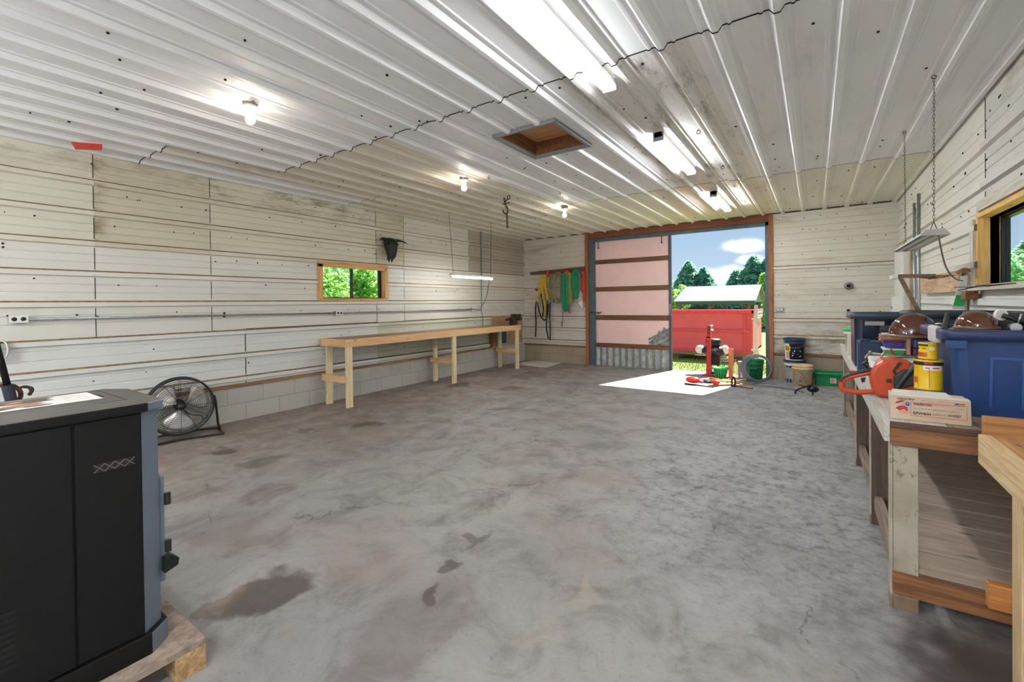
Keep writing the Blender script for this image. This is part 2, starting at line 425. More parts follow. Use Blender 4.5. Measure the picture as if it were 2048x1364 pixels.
for r in ((YF, W1[0], 0, 3.2), (W1[1], YB + .1, 0, 3.2), (W1[0], W1[1], 0, W1[2]), (W1[0], W1[1], W1[3], 3.2)):
    b.box(XL - .11, XL - .06, r[0], r[1], max(r[2], .42), r[3], 10)
struct('wall_left', b, wl_mats, 'left wall of ribbed cream and white steel sheets above two courses of concrete block')
b = MB(); b.box(XL + .002, XL + .03, YF, 7.79, .412, .455)
struct('trim_1', b, sill_y, 'weathered wooden sill plate between the left wall sheets and the block courses', .003)
b = MB(); b.box(XL + .001, XL + .03, 4.96, YB - .02, 1.712, 1.772)
struct('trim_2', b, W('ledger', c(176, 142, 98), c(136, 104, 66), 'y'), 'long wooden ledger strip on the left wall running from window to corner', .003)

# back wall
mpB = lambda u, z, d: (u, YB - d, z)
b = MB()
DX0, DX1, DZ = -4.16, -.66, 2.80
BRl = [1.76, 1.09, .83, .55]; BRr = [2.0, 1.085, .79, .47]
BMl = [2.86, 2.76, 2.66, 2.55, 2.44, 2.33, 2.22, 2.1, 1.98, 1.86, 1.6, 1.5, 1.4, 1.3, 1.2, .96, .68]
wall_sheet(b, mpB, XL, DX0, .39, H, BRl, BMl, 0, 2)
wall_sheet(b, mpB, DX1, XR, .44, H, BRr, [2.86, 2.76, 2.66, 2.55, 2.44, 2.33, 2.22, 2.1, 1.88, 1.78, 1.68, 1.58, 1.48, 1.38, 1.28, 1.18, .96, .88, .62, .55], 1, 2)
screws(b, mpB, -.6, 1.0, [2.8, 2.6, 2.4, 2.2, 1.9, 1.7, 1.5, 1.3, 1.2], 3, 46)
screws(b, mpB, -5.8, -4.3, [2.8, 2.6, 2.4, 1.6], 3, 10)
b.box(XL, DX0, YB - .012, YB + .1, 0, .39, 5); b.box(DX1, XR, YB - .012, YB + .1, 0, .44, 5)
b.box(XL - .1, DX0, YB + .06, YB + .1, .39, 3.2, 4); b.box(DX1, XR + .1, YB + .06, YB + .1, .39, 3.2, 4); b.box(DX0, DX1, YB + .06, YB + .1, DZ + .1, 3.2, 4)
b.box(.435, .475, YB - .02, YB - .001, 1.2, 1.235, 3)
struct('wall_back', b, [back_m, back_r, dust_m, darkdirt, dark_out, blk2], 'back wall of dusty ribbed steel sheets either side of the big sliding door')
b = MB(); b.box(XL + .02, DX0 - .05, YB - .03, YB - .002, .395, .425); b.box(DX1 + .04, XR - .02, YB - .035, YB - .002, .44, .475)
struct('trim_3', b, W('sill', c(140, 104, 76), c(98, 70, 48), 'x'), 'brown wooden sill plates at the foot of the back wall', .002)

# right wall
W2 = (3.70, 5.02, 1.50, 2.03)
mpR = lambda u, z, d: (XR - d, u, z)
RRi = [2.588, 2.292, 1.995, 1.70, 1.40, 1.12, .83, .547]
RM = minors_of(RRi, .4, 2.94)
b = MB()
for u0, u1, mi, off in [(YF, 4.85, 1, .003), (4.85, YB, 0, 0)]:
    rects = [(u0, u1, 1.42, H)]
    if u0 < W2[1] and u1 > W2[0]:
        a0, a1 = max(u0, W2[0]), min(u1, W2[1]); rects = [(a0, a1, 1.42, W2[2]), (a0, a1, W2[3], H)]
        if a0 > u0: rects.append((u0, a0, 1.42, H))
        if a1 < u1: rects.append((a1, u1, 1.42, H))
    for r in rects: wall_sheet(b, mpR, r[0], r[1], r[2], r[3], RRi, RM, mi, mi, off)
wall_sheet(b, mpR, YF, YB, .40, 1.42, RRi, [1.3, 1.21, .97], 2, 2)
for z0, z1 in ((2.61, 2.92), (2.31, 2.5), (2.06, 2.21)): b.box(XR - .006, XR + .002, 4.846, 4.854, z0, z1, 3)
screws(b, mpR, 3.2, 9, [2.8, 2.7, 2.45, 2.15, 1.85, 1.6], 3, 60, lambda u, z: u < 5.3 and z < 2.1)
b.box(XR - .012, XR + .12, YF, YB, 0, .42, 5)
for r in ((YF, W2[0], .42, 3.2), (W2[1], YB, .42, 3.2), (W2[0], W2[1], .42, W2[2]), (W2[0], W2[1], W2[3], 3.2)): b.box(XR + .06, XR + .11, *r, 4)
struct('wall_right', b, [right_m, right_g, rightlow, darkdirt, dark_out, blk2], 'right wall of ribbed white steel sheets around the pine framed window')
# front wall behind the camera, unseen, its wide opening added to let sky light in
b = MB()
b.box(XL, XL + .35, YF - .1, YF, 0, H); b.box(XR - .35, XR, YF - .1, YF, 0, H); b.box(XL + .35, XR - .35, YF - .1, YF, 2.8, H)
struct('wall_front', b, cool, 'front wall behind the camera with a wide opening added to let sky light in')

# ---- ceiling
cmats = [sheet('ceiling_white', c(240, 240, 242), c(196, 192, 188), .18, axis='y', rough=.5, fine=.08),
         sheet('ceiling_cream', c(232, 227, 214), c(190, 172, 146), .3, axis='y', rough=.4, fine=.12),
         sheet('ceiling_dirty', c(226, 223, 219), c(104, 86, 72), .95, sc=2.4, axis='y', rough=.45, fine=.5),
         sheet('ceiling_stained', c(224, 216, 204), c(176, 146, 120), .75, axis='y', rough=.45, fine=.2), darkdirt,
         sheet('ceiling_silver', c(239, 239, 241), c(176, 176, 176), .3, axis='y', rough=.45, fine=.12)]
PITCH = .2989; RX = [.74 - PITCH * k for k in range(-1, 23)]
b = MB()
def ceil_strip(xc, y0, y1, mi, off):
    pr = [(-.1495, 0), (-.085, 0), (-.079, .007), (-.067, .007), (-.061, 0), (-.037, 0), (-.014, .030), (.014, .030), (.037, 0), (.061, 0), (.067, .007), (.079, .007), (.085, 0), (.1495, 0)]
    pr = [(max(min(xc + x, XR + .02), XL - .02), H - d - off) for x, d in pr]
    for (xa, za), (xb, zb) in zip(pr, pr[1:]):
        if xb - xa < 1e-5: continue
        b.add([(xa, y0, za), (xb, y0, zb), (xb, y1, zb), (xa, y1, za)], [(0, 1, 2, 3)], mi)
    return pr
def lap(pr, y):
    for (xa, za), (xb, zb) in zip(pr, pr[1:]):
        if xb - xa > 1e-5: b.add([(xa, y, za + .001), (xb, y, zb + .001), (xb, y, zb - .006), (xa, y, za - .006), (xa, y + .007, za - .001), (xb, y + .007, zb - .001)], [(0, 1, 2, 3), (3, 2, 5, 4)], 4)
HX0, HX1, HY0, HY1 = .74 - PITCH * 10.5, .74 - PITCH * 8.5, 3.30, 4.0
for x in RX:
    s1 = 2.735 if x > -5.2 else 1.68
    s2 = 6.33 if x > -5.2 else 4.2
    if -1.0 > x > -3.3: s2 = 6.25
    if x < -3.9 and x > -5.2: s2 = 6.85
    segs = [(YF, s1, 5 if -1.3 < x < .2 else 0)]
    mid = 2 if -1.4 < x < -.6 else (5 if -.6 < x < .2 else (3 if (-3.6 < x < -2.7 or x < -3.3 and x > -5.3) and x < -3.2 else 0))
    if x > .1: mid = 0
    segs += [(s1, s2, mid), (s2, YB, 3 if -1.7 < x < -.5 else 1)]
    for i, (y0, y1, mi) in enumerate(segs):
        off = .0025 * (i % 2)
        parts = [(y0, y1)]
        if HX0 < x < HX1 and y0 < HY0 < y1: parts = [(y0, HY0), (HY1, y1)]
        for q in parts: pr = ceil_strip(x, q[0], q[1], mi, off)
        if i: lap(pr, y0)
for _ in range(120):
    k = random.randint(0, 21); x = .74 - PITCH * (k + .5) + random.uniform(-.05, .05); y = random.uniform(.6, 9)
    if HX0 - .05 < x < HX1 + .05 and 3.2 < y < 4.1: continue
    b.cyl((x, y, H + .002), (x, y, H - .009), random.uniform(.006, .011), seg=7, mi=4)
b.box(XL - .12, XR + .12, YF - .1, YB + .12, 3.18, 3.24, 4)  # unseen roof cover added to block the sky above the sheets
struct('ceiling', b, cmats, 'ribbed white steel ceiling with lapped sheets and water stains')
# dark foam closure strip above the back wall
b = MB()
for k in range(-1, 23):
    x = .74 - PITCH * k
    b.box(max(x - .262, XL), min(x - .037, XR), YB - .022, YB + .02, H - .022, H + .02)
struct('trim_4', b, M('closure_strip', c(104, 96, 88), .9), 'grey closure strips between ceiling ribs along the top of the back wall')

# attic hatch
t = thing('attic_hatch', 'square attic hatch with brown plywood lid recessed in the ceiling', 'hatch', (HX0, HY0, H))
b = MB(); b.box(HX0 - .02, HX1 + .02, HY0 - .02, HY1 + .02, H + .125, H + .14); b.build('lid', W('ply_lid', c(216, 160, 112), c(186, 128, 84), 'x', knots=False), t)
b = MB()
for q in ((HX0 - .02, HX0 + .014, HY0 - .02, HY1 + .02), (HX1 - .014, HX1 + .02, HY0 - .02, HY1 + .02), (HX0 + .014, HX1 - .014, HY0 - .02, HY0 + .014), (HX0 + .014, HX1 - .014, HY1 - .014, HY1 + .02)): b.box(*q, H - .004, H + .125)
b.build('curb', W('curb', c(150, 96, 60), c(104, 64, 38), 'y'), t)
b = MB()
for q in ((HX0 - .022, HX0 + .006, HY0 - .022, HY1 + .022), (HX1 - .006, HX1 + .022, HY0 - .022, HY1 + .022), (HX0 + .006, HX1 - .006, HY0 - .022, HY0 + .006), (HX0 + .006, HX1 - .006, HY1 - .006, HY1 + .022)): b.box(*q, H - .036, H - .004)
b.build('edge_trim', greypaint, t)

# ---- window_1 (left wall)
def wtag(o, label): o['kind'] = 'structure'; o['label'] = label; o['category'] = 'window'; return o
t = wtag(thing('window_1', None, None, (XL, 3.69, 1.465)), 'two pane black slider window in a pine frame on the left wall')
pw_, pw2 = W('pine_trim', c(226, 180, 124), c(198, 146, 90), 'y'), W('pine_trim', c(226, 180, 124), c(198, 146, 90), 'z')
b = MB(); b.box(XL - .10, XL + .045, 3.69, 4.945, 2.005, 2.045); b.box(XL + .008, XL + .045, 3.70, 4.90, 1.955, 2.005); b.build('head_board', pw_, t, .003)
b = MB(); b.box(XL - .10, XL + .045, 3.71, 4.94, 1.462, 1.505); b.build('sill_board', pw_, t, .003)
b = MB(); b.box(XL - .10, XL + .045, 3.70, 3.765, 1.505, 2.0); b.build('side_board', pw2, t, .003)
b = MB(); b.box(XL - .10, XL + .045, 4.875, 4.945, 1.505, 2.0); b.build('side_board', pw2, t, .003)
b = MB()
fr = XL - .075
for q in ((3.765, 3.785, 1.505, 2.005), (4.835, 4.875, 1.505, 2.005), (4.305, 4.335, 1.505, 2.005)): b.box(fr - .02, fr + .025, *q)
b.box(fr - .02, fr + .025, 3.785, 4.835, 1.505, 1.52); b.box(fr - .02, fr + .025, 3.785, 4.835, 1.985, 2.005)
b.build('sash_frame', black, t)
b = MB(); b.box(fr - .002, fr + .002, 3.785, 4.305, 1.52, 1.985); b.build('pane', glass, t)
b = MB(); b.box(fr - .002, fr + .002, 4.335, 4.835, 1.52, 1.985); b.build('pane', glass, t)
# ---- window_2 (right wall)
t = wtag(thing('window_2', None, None, (XR, 4.3, 1.48)), 'window in a deep pine box frame on the right wall')
kn_z, kn_y = W('pine_knot', c(238, 190, 122), c(214, 160, 94), 'z', grain=.6), W('pine_knot', c(238, 190, 122), c(214, 160, 94), 'y', grain=.6)
b = MB(); b.box(XR - .012, XR + .15, 5.02, 5.06, 1.49, 2.03); b.build('jamb_board', kn_z, t, .002)
b = MB(); b.box(XR - .012, XR + .15, 3.66, 3.70, 1.49, 2.03); b.build('jamb_board', kn_z, t, .002)
b = MB(); b.box(XR - .012, XR + .15, 3.66, 5.06, 2.03, 2.07); b.build('head_board', kn_y, t, .002)
b = MB(); b.box(XR - .03, XR - .001, 5.06, 5.155, 1.47, 2.03); b.build('side_casing', W('white_board', c(220, 214, 204), c(190, 178, 160), 'z'), t, .002)
b = MB(); b.box(XR - .03, XR - .001, 3.6, 4.97, 2.072, 2.15); b.build('head_casing', W('white_board', c(220, 214, 204), c(190, 178, 160), 'y'), t, .002)
b = MB(); b.box(XR - .075, XR + .15, 3.6, 5.0, 1.455, 1.495); b.build('sill_board', W('white_board', c(214, 206, 194), c(170, 156, 136), 'y'), t, .002)
b = MB()
for i in range(9):
    y = 3.95 + i * .115; b.cyl((XR - .07, y, 1.485), (XR - .17, y + .03, 1.47 + random.uniform(-.02, .015)), .003, seg=6)
b.build('nail', iron, t)
b = MB(); g = XR + .135
for q in ((4.99, 5.02, 1.495, 2.03), (3.70, 3.75, 1.495, 2.03)): b.box(g - .02, g + .03, *q)
b.box(g - .02, g + .03, 3.75, 4.99, 1.495, 1.515); b.box(g - .02, g + .03, 3.75, 4.99, 2.01, 2.03); b.build('sash_frame', black, t)
b = MB(); b.box(g, g + .004, 3.75, 4.99, 1.515, 2.01); b.build('pane', glass, t)

# ---- door_1: frame and the sliding leaf hung outside
t = thing('door_1', None, None, (-2.4, YB, 0)); t['kind'] = 'structure'; t['label'] = 'pink insulated sliding barn door pushed to the left of its red brown frame'; t['category'] = 'door'
rz, rx = W('door_post', c(176, 110, 62), c(134, 78, 42), 'z'), W('door_head', RED1, RED2, 'x')
b = MB(); b.box(-4.225, -4.155, YB - .04, YB + .12, 0, 2.93); b.build('side_post', rz, t, .003)
b = MB(); b.box(-.675, -.61, YB - .04, YB + .12, 0, 2.93); b.build('side_post', rz, t, .003)
b = MB(); b.box(-4.155, -.675, YB - .03, YB + .12, 2.80, 2.925); b.build('head_beam', rx, t, .003)
slate = M('slate_blue_steel', c(86, 104, 116), .5, .2, var=.12)
b = MB(); b.box(-4.155, -4.035, YB + .0, YB + .10, 0, 2.80); b.build('steel_post', slate, t, .004)
b = MB(); b.box(-.735, -.675, YB + .02, YB + .12, 0, 2.80); b.build('steel_post', slate, t, .004)
b = MB(); b.box(-4.155, -.675, YB + .02, YB + .12, 2.735, 2.80); b.build('track', slate, t, .004)
L0, L1, Y0 = -4.06, -2.40, YB + .135
gx = W('door_girt', c(128, 88, 58), c(92, 60, 38), 'x')
for z0, z1 in ((2.62 - .30, 2.335), (1.635, 1.735), (1.01, 1.115), (.405, .50)):
    if z0 == 2.62 - .30: z0, z1 = 2.24, 2.335
    b = MB(); b.box(L0 + .02, L1 - .045, Y0 - .03, Y0 + .02, z0, z1); b.build('girt', gx, t, .003)
for i, (z0, z1) in enumerate(((2.335, 2.76), (1.735, 2.24), (1.115, 1.635), (.50, 1.01))):
    b = MB()
    if i < 3: b.box(L0 + .02, L1 - .045, Y0 - .012, Y0 + .012, z0, z1)
    else:                                    # the bottom panel has a torn corner
        edge = [(L1 - .045, .86), (L1 - .10, .83), (L1 - .16, .88), (L1 - .2, .79), (L1 - .27, .8), (L1 - .31, .7), (L1 - .40, .67), (L1 - .41, .6), (L1 - .47, .56), (L1 - .46, .50)]
        poly = [(L0 + .02, .50), (L0 + .02, 1.01), (L1 - .045, 1.01)] + edge
        b.prism(poly[::-1], 'y', Y0 - .012, Y0 + .012)
    b.build('insulation_panel', pinkf, t)
b = MB(); random.seed(3)
N = 9; gv = []
for i in range(N):
    for j in range(N):
        u, w = i / (N - 1), j / (N - 1); gv.append((L1 - .47 + .425 * u, Y0 - .01 + random.uniform(-.025, .02), .50 + .36 * w * (.45 + .55 * u)))
b.add(gv, [(i * N + j, (i + 1) * N + j, (i + 1) * N + j + 1, i * N + j + 1) for i in range(N - 1) for j in range(N - 1)])
b.build('torn_backing', M('torn_grey_backing', c(158, 158, 152), .7, col2=c(116, 118, 116), vs=14), t)
b = MB(); n = 44
pts = []
for i in range(n + 1):
    x = L0 + .02 + (L1 - L0 - .065) * i / n; pts.append((x, Y0 - .002 + .018 * (1 if (i // 2) % 2 else -1)))
for (xa, ya), (xb, yb) in zip(pts, pts[1:]): b.add([(xa, ya, .002), (xb, yb, .002), (xb, yb, .42), (xa, ya, .42)], [(0, 1, 2, 3)])
b.build('corrugated_skirt', M('galvanised_corrugated', c(206, 210, 206), .5, .3, col2=c(160, 166, 160), vs=10), t)
b = MB(); b.box(L1 - .05, L1, Y0 - .035, Y0 + .03, .002, 2.76); b.build('stile', M('stile_dark', c(84, 84, 98), .6, .1), t, .003)
b = MB(); b.box(L0, L1, Y0 + .012, Y0 + .03, .002, 2.76); b.build('outer_skin', steel, t)
for x in (-3.96, -2.58):
    b = MB(); b.tube([(x, Y0 - .04, 2.79), (x, Y0 - .045, 2.70), (x, Y0 - .045, 2.60)], .008); b.cyl((x, Y0 - .05, 2.60), (x, Y0 - .02, 2.60), .014, seg=10); b.cyl((x, Y0 - .06, 2.77), (x, Y0 - .01, 2.77), .022, seg=12); b.build('hanger', black, t)
b = MB(); b.tube(curve([(-4.12, YB - .01, 1.17), (-4.05, YB - .06, 1.19), (-3.97, YB + .04, 1.165), (-3.9, YB + .09, 1.175)]), .011); b.tube([(-3.98, YB + .06, 1.20), (-3.95, YB + .07, 1.13)], .008); b.build('handle', iron, t)
b = MB(); b.tube([(L1 - .02, Y0 - .05, 1.35), (L1 - .03, Y0 - .06, 1.15), (L1 + .0, Y0 - .06, 1.12)], .010); b.build('latch', steel, t)
# ================================================================ LEFT SIDE
random.seed(11)
# ---- pallet
t = thing('pallet', 'low wooden pallet on the floor under the black stove', 'pallet', (-2.5, .2, 0))
px_, py_ = W('pallet', c(196, 166, 122), c(150, 118, 78), 'x'), M('pallet_ply', c(160, 142, 128), .8, col2=c(122, 104, 92), vs=26, bump=.15, bs=80)
b = MB(); b.box(-3.05, -1.963, -.5, .745, .094, .12); b.build('deck', py_, t, .002)
for x in (-2.06, -2.56, -3.04):
    for y in (.645, .1, -.49):
        b = MB(); b.box(x, x + .097, y, y + .10, 0, .094); b.build('block', px_, t, .002)
# ---- pellet stove
t = thing('pellet_stove', 'black pellet stove standing on the wooden pallet', 'stove', (-2.27, .25, .12))
stv = M('stove_black', c(7, 7, 8), .55, .0, bump=.08, bs=300, spec=.3); stl = M('stove_lid', c(92, 88, 84), .45, .1, col2=c(80, 76, 73), vs=5)
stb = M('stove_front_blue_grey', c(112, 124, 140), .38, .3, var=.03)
def poly(ins, yb=-.30):
    return [(-2.035 - ins, yb), (-2.035 - ins, .596 - ins), (-2.09 - ins * .6, .66 - ins), (-2.43 + ins * .6, .66 - ins), (-2.50 + ins, .60 - ins), (-2.50 + ins, yb)]
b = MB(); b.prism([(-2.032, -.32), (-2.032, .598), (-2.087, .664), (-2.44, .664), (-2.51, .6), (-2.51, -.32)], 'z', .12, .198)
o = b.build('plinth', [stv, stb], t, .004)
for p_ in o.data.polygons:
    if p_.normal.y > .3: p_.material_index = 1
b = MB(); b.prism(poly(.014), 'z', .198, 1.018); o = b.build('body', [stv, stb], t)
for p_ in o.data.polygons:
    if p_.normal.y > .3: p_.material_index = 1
b = MB()                                   # lid with hopper opening lines
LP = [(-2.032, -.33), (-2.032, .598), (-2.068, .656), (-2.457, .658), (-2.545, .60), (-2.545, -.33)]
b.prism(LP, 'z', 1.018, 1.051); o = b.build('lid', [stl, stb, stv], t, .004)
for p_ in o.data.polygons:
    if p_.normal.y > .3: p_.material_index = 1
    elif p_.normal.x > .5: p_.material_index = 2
b = MB()
for q in ((-2.50, -2.496, -.1, .575), (-2.50, -2.17, .571, .575), (-2.174, -2.17, .5, .575)): b.box(q[0], q[1], q[2], q[3], 1.0505, 1.0518)
b.box(-2.44, -2.33, .505, .545, 1.0505, 1.0520); b.build('hopper_lid_seam', black, t)
b = MB(); b.box(-2.0495, -2.0395, -.30, .394, .205, 1.012); b.build('side_panel', stv, t, .002)
b = MB(); b.box(-2.0495, -2.0425, .402, .578, .205, 1.012); b.build('side_panel', stv, t, .002)
b = MB(); b.box(-2.0426, -2.0415, .449, .559, .834, .862); b.build('vent', darkdirt, t)
b = MB()
for i in range(4):
    y0 = .449 + i * .0275; y1 = y0 + .0275
    b.beam((-2.041, y0, .835), (-2.041, y1, .861), .003, .003, (1, 0, 0)); b.beam((-2.041, y0, .861), (-2.041, y1, .835), .003, .003, (1, 0, 0))
b.build('vent_lattice', M('lattice_grey', c(84, 84, 86), .4), t)
b = MB()
for i in range(9): b.box(-2.0397, -2.0385, .0, .262, .30 + i * .0205, .310 + i * .0205)
b.build('louvre_slots', M('slot_dark', c(8, 8, 8), .8), t)
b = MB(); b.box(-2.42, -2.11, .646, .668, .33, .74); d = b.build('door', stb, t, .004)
for z in (.655, .47):
    b = MB(); b.cyl((-2.095, .672, z - .022), (-2.095, .672, z + .022), .011, seg=12); b.build('hinge', black, d)
b = MB(); b.prism([(.655, .37), (.70, .385), (.705, .41), (.68, .435), (.655, .43)], 'x', -2.12, -2.08); b.build('latch_knob', blackm, t, .004)
# ---- brochure
b = MB()
def sheetquad(x0, x1, y0, y1, z, mi): b.add([(x0, y0, z), (x1, y0, z), (x1, y1, z), (x0, y1, z)], [(0, 1, 2, 3)], mi)
b.box(-2.49, -2.272, .20, .53, 1.0524, 1.0536, 0)
pts = [(-2.485, .22), (-2.485, .41), (-2.46, .43), (-2.44, .405), (-2.40, .42), (-2.385, .37), (-2.40, .30), (-2.41, .22)]
b.add([(x, y, 1.0538) for x, y in pts], [tuple(range(len(pts)))], 1)
for x, y, w, h, mi in [(-2.36, .33, .03, .06, 2), (-2.33, .27, .035, .07, 1), (-2.31, .36, .02, .05, 3), (-2.44, .32, .015, .03, 4), (-2.30, .22, .02, .04, 4)]:
    pp = [(x + w * math.cos(k) * random.uniform(.7, 1.2), y + h * math.sin(k) * random.uniform(.7, 1.2)) for k in [i * .7 for i in range(9)]]
    b.add([(q[0], q[1], 1.0538 + mi * .0001) for q in pp], [tuple(range(9))], mi)
for i in range(5): b.box(-2.45 + i * .03, -2.444 + i * .03, .44, .51, 1.0536, 1.0538, 5)
o = b.build('brochure', [printw, M('print_brown', c(96, 80, 72), .7), M('print_tan', c(176, 130, 104), .7), M('print_grey', c(130, 116, 116), .7), M('print_peach', c(226, 150, 110), .7), M('print_pale', c(204, 190, 188), .7)])
tag(o, 'glossy white and brown printed brochure lying on top of the black stove', 'brochure')
# ---- leaning jack / stand behind the stove
t = thing('jack_stand', 'black steel tube jack leaning at the left edge behind the stove', 'jack', (-4.9, .66, 0))
b = MB(); b.tube([(-4.9, .50, 1.55), (-4.9, .622, .80)], .020, 14); b.build('tube', blackm, t)
b = MB(); b.cyl((-4.9, .614, .845), (-4.9, .66, .55), .033, seg=18); b.cyl((-4.9, .66, .55), (-4.9, .70, .06), .022, seg=14); b.build('sleeve', M('dark_steel_blue', c(60, 62, 74), .35, .5), t)
b = MB(); b.box(-5.02, -4.78, .55, .86, 0, .05); b.build('foot', blackm, t, .004)
b = MB(); b.tube(arc((-4.93, .60, .76), .085, 2.1, -.6, 14, 'yz'), [.014] * 15); b.build('bow', rust, t)
b = MB(); b.tube(curve([(-4.93, .66, .80), (-4.93, .70, .815), (-4.93, .735, .80), (-4.93, .74, .775), (-4.93, .725, .745)]), [.009] * 6 + [.011] * 6 + [.014] * 6 + [.012] * 6 + [.004]); b.build('hook', iron, t)
b = MB()
for k in range(5): b.tube([(XL + .03 + .012 * k, 0.69 + .055 * math.cos(a_ + k) * (1 - .05 * k), 1.05 + .085 * math.sin(a_ + k)) for a_ in [i * .4 for i in range(16)]], .007, 6, closed=True)
o = b.build('cord_coil', whitep); tag(o, 'small white coil of cord hanging on the wall at the left edge', 'coil')

# ---- drum fan
t = thing('drum_fan', 'black floor fan with three silver blades resting against the left wall', 'fan', (-5.60, 1.925, 0), rz=-.22)
CZ, R = .350, .295
b = MB()
for x in (-.055, .055):
    b.tube([(x, R * math.cos(a_), CZ + R * math.sin(a_)) for a_ in [i * 2 * PI / 56 for i in range(56)]], .010, 8, closed=True)
b.build('drum_ring', black, t, local=True)
b = MB(); b.lathe((0, 0, CZ), [(R - .012, -.055), (R - .012, .055)], 56, ax=(1, 0, 0)); b.build('shroud', M('shroud_grey', c(128, 130, 136), .35, .6), t, local=True)
def grille(x, bulge):
    b = MB(); rs = [.035 + .0195 * i for i in range(13)]
    for r in rs:
        xx = x + bulge * (1 - (r / R) ** 2)
        b.tube([(xx, r * math.cos(a_), CZ + r * math.sin(a_)) for a_ in [i * 2 * PI / 40 for i in range(40)]], .0014, 4, closed=True)
    for k in range(12):
        a_ = k * 2 * PI / 12
        b.tube([(x + bulge * (1 - (r / R) ** 2), r * math.cos(a_), CZ + r * math.sin(a_)) for r in (.03, .1, .17, .24, R)], .002, 5)
    b.lathe((0, 0, CZ), [(0, x + bulge + .006), (.034, x + bulge + .006), (.034, x + bulge - .004), (0, x + bulge - .004)], 20, ax=(1, 0, 0))
    return b
grille(.055, .03).build('front_grille', black, t, local=True); grille(-.055, -.05).build('rear_grille', black, t, local=True)
b = MB(); b.cyl((-.10, 0, CZ), (.0, 0, CZ), .055, seg=20); b.build('motor', black, t, local=True)
b = MB(); b.cyl((.0, 0, CZ), (.045, 0, CZ), .03, .018, seg=16); b.build('hub', steel, t, local=True)
blade_m = M('blade_aluminium', c(222, 222, 224), .3, .55, col2=c(196, 188, 178), vs=10)
for k in range(3):
    b = MB(); a0 = .25 + k * 2 * PI / 3; V = []; nu, nv = 9, 7
    for i in range(nu):
        r = .045 + .205 * i / (nu - 1); half = (.30 + .52 * math.sin(min(1, i / (nu - 1) * 1.15) * PI * .62)) * (1 - .25 * (i == nu - 1))
        for j in range(nv):
            q = j / (nv - 1) * 2 - 1; a_ = a0 + q * half * .85 + .18 * (i / nu)
            V.append((.012 + .032 * q * (1 - .3 * i / nu), r * math.cos(a_), CZ + r * math.sin(a_)))
    b.add(V, [(i * nv + j, (i + 1) * nv + j, (i + 1) * nv + j + 1, i * nv + j + 1) for i in range(nu - 1) for j in range(nv - 1)], 0, True)
    o = b.build('blade', blade_m, t, local=True); s = o.modifiers.new('th', 'SOLIDIFY'); s.thickness = .002
b = MB()
for y in (-.31, .31): b.tube([(-.02, y * 1.0, CZ + .06), (-.02, y * 1.04, CZ), (-.02, y * 1.10, .10), (-.02, y * 1.16, .022)], .012, 8)
b.tube(curve([(.16, -.36, .012), (.14, -.2, .014), (.12, 0, .02), (.14, .2, .014), (.16, .36, .012)]), .011, 8)
b.tube(curve([(-.16, -.36, .012), (-.13, -.2, .03), (-.12, 0, .036), (-.13, .2, .03), (-.16, .36, .012)]), .011, 8)
for y in (-.36, .36): b.tube([(-.17, y, .012), (.17, y, .012)], .011, 8)
b.build('tube_stand', black, t, local=True)
b = MB(); b.tube(curve([(-.10, .02, CZ - .03), (-.09, .09, CZ - .12), (-.08, .20, CZ - .16), (-.09, .19, CZ - .24), (-.11, .05, .05), (-.13, -.1, .02)]), .005, 6); b.build('power_cord', black, t, local=True)

# ---- long left workbench
t = thing('workbench', 'long pine workbench against the left wall with a vise at its far end', 'workbench', (-5.55, 5.9, 0))
bx, by, bz = (W('bench_pine', c(238, 198, 150), c(218, 170, 118), a_) for a_ in 'xyz')
lz = W('bench_leg', c(236, 220, 184), c(220, 194, 150), 'z')
topm = W('bench_top', c(172, 142, 122), c(140, 112, 92), 'y', knots=False)
b = MB(); b.box(-5.80, -5.285, 3.745, 8.02, .912, .930); b.build('tabletop', topm, t, .002)
b = MB(); b.box(-5.285, -5.247, 3.708, 8.06, .825, .932); b.build('front_apron', by, t, .004)
b = MB(); b.box(-5.835, -5.80, 3.708, 8.06, .825, .932); b.build('rear_apron', by, t, .004)
b = MB(); b.box(-5.80, -5.285, 3.708, 3.745, .825, .932); b.build('end_apron', bx, t, .004)
b = MB(); b.box(-5.80, -5.285, 8.02, 8.06, .825, .932); b.build('end_apron', bx, t, .004)
for y in (3.728, 5.872, 7.89):
    for x in (-5.292, -5.745):
        b = MB(); b.box(x, x + .04, y, y + .092, 0, .825 if x < -5.5 else .826); b.build('leg', lz, t, .003)
    b = MB(); b.box(-5.775, -5.255, y - .040, y - .002, .345, .435); b.build('brace', bx, t, .003)
# ---- vise
t = thing('bench_vise', 'dark iron bench vise on the far end of the left workbench', 'vise', (-5.33, 7.95, .932))
b = MB(); b.cyl((-5.36, 7.93, .932), (-5.36, 7.93, .955), .085, seg=20); b.hexa([(-5.43, 7.85, .955), (-5.29, 7.85, .955), (-5.29, 8.01, .955), (-5.43, 8.01, .955)], [(-5.41, 7.87, 1.03), (-5.31, 7.87, 1.03), (-5.31, 8.0, 1.03), (-5.41, 8.0, 1.03)]); b.build('base', iron, t, .004)
b = MB(); b.box(-5.42, -5.30, 7.84, 8.0, 1.02, 1.10); b.box(-5.45, -5.27, 7.96, 8.02, 1.06, 1.165); b.build('fixed_jaw', iron, t, .008)
b = MB(); b.box(-5.45, -5.27, 8.045, 8.11, 1.03, 1.165); b.box(-5.40, -5.32, 8.0, 8.2, 1.02, 1.09); b.build('sliding_jaw', iron, t, .008)
b = MB(); b.cyl((-5.36, 7.68, 1.055), (-5.36, 7.85, 1.055), .028, seg=12); b.build('anvil', iron, t); b = MB(); b.cyl((-5.36, 8.2, 1.055), (-5.36, 8.25, 1.055), .018, seg=12); b.build('screw', iron, t)
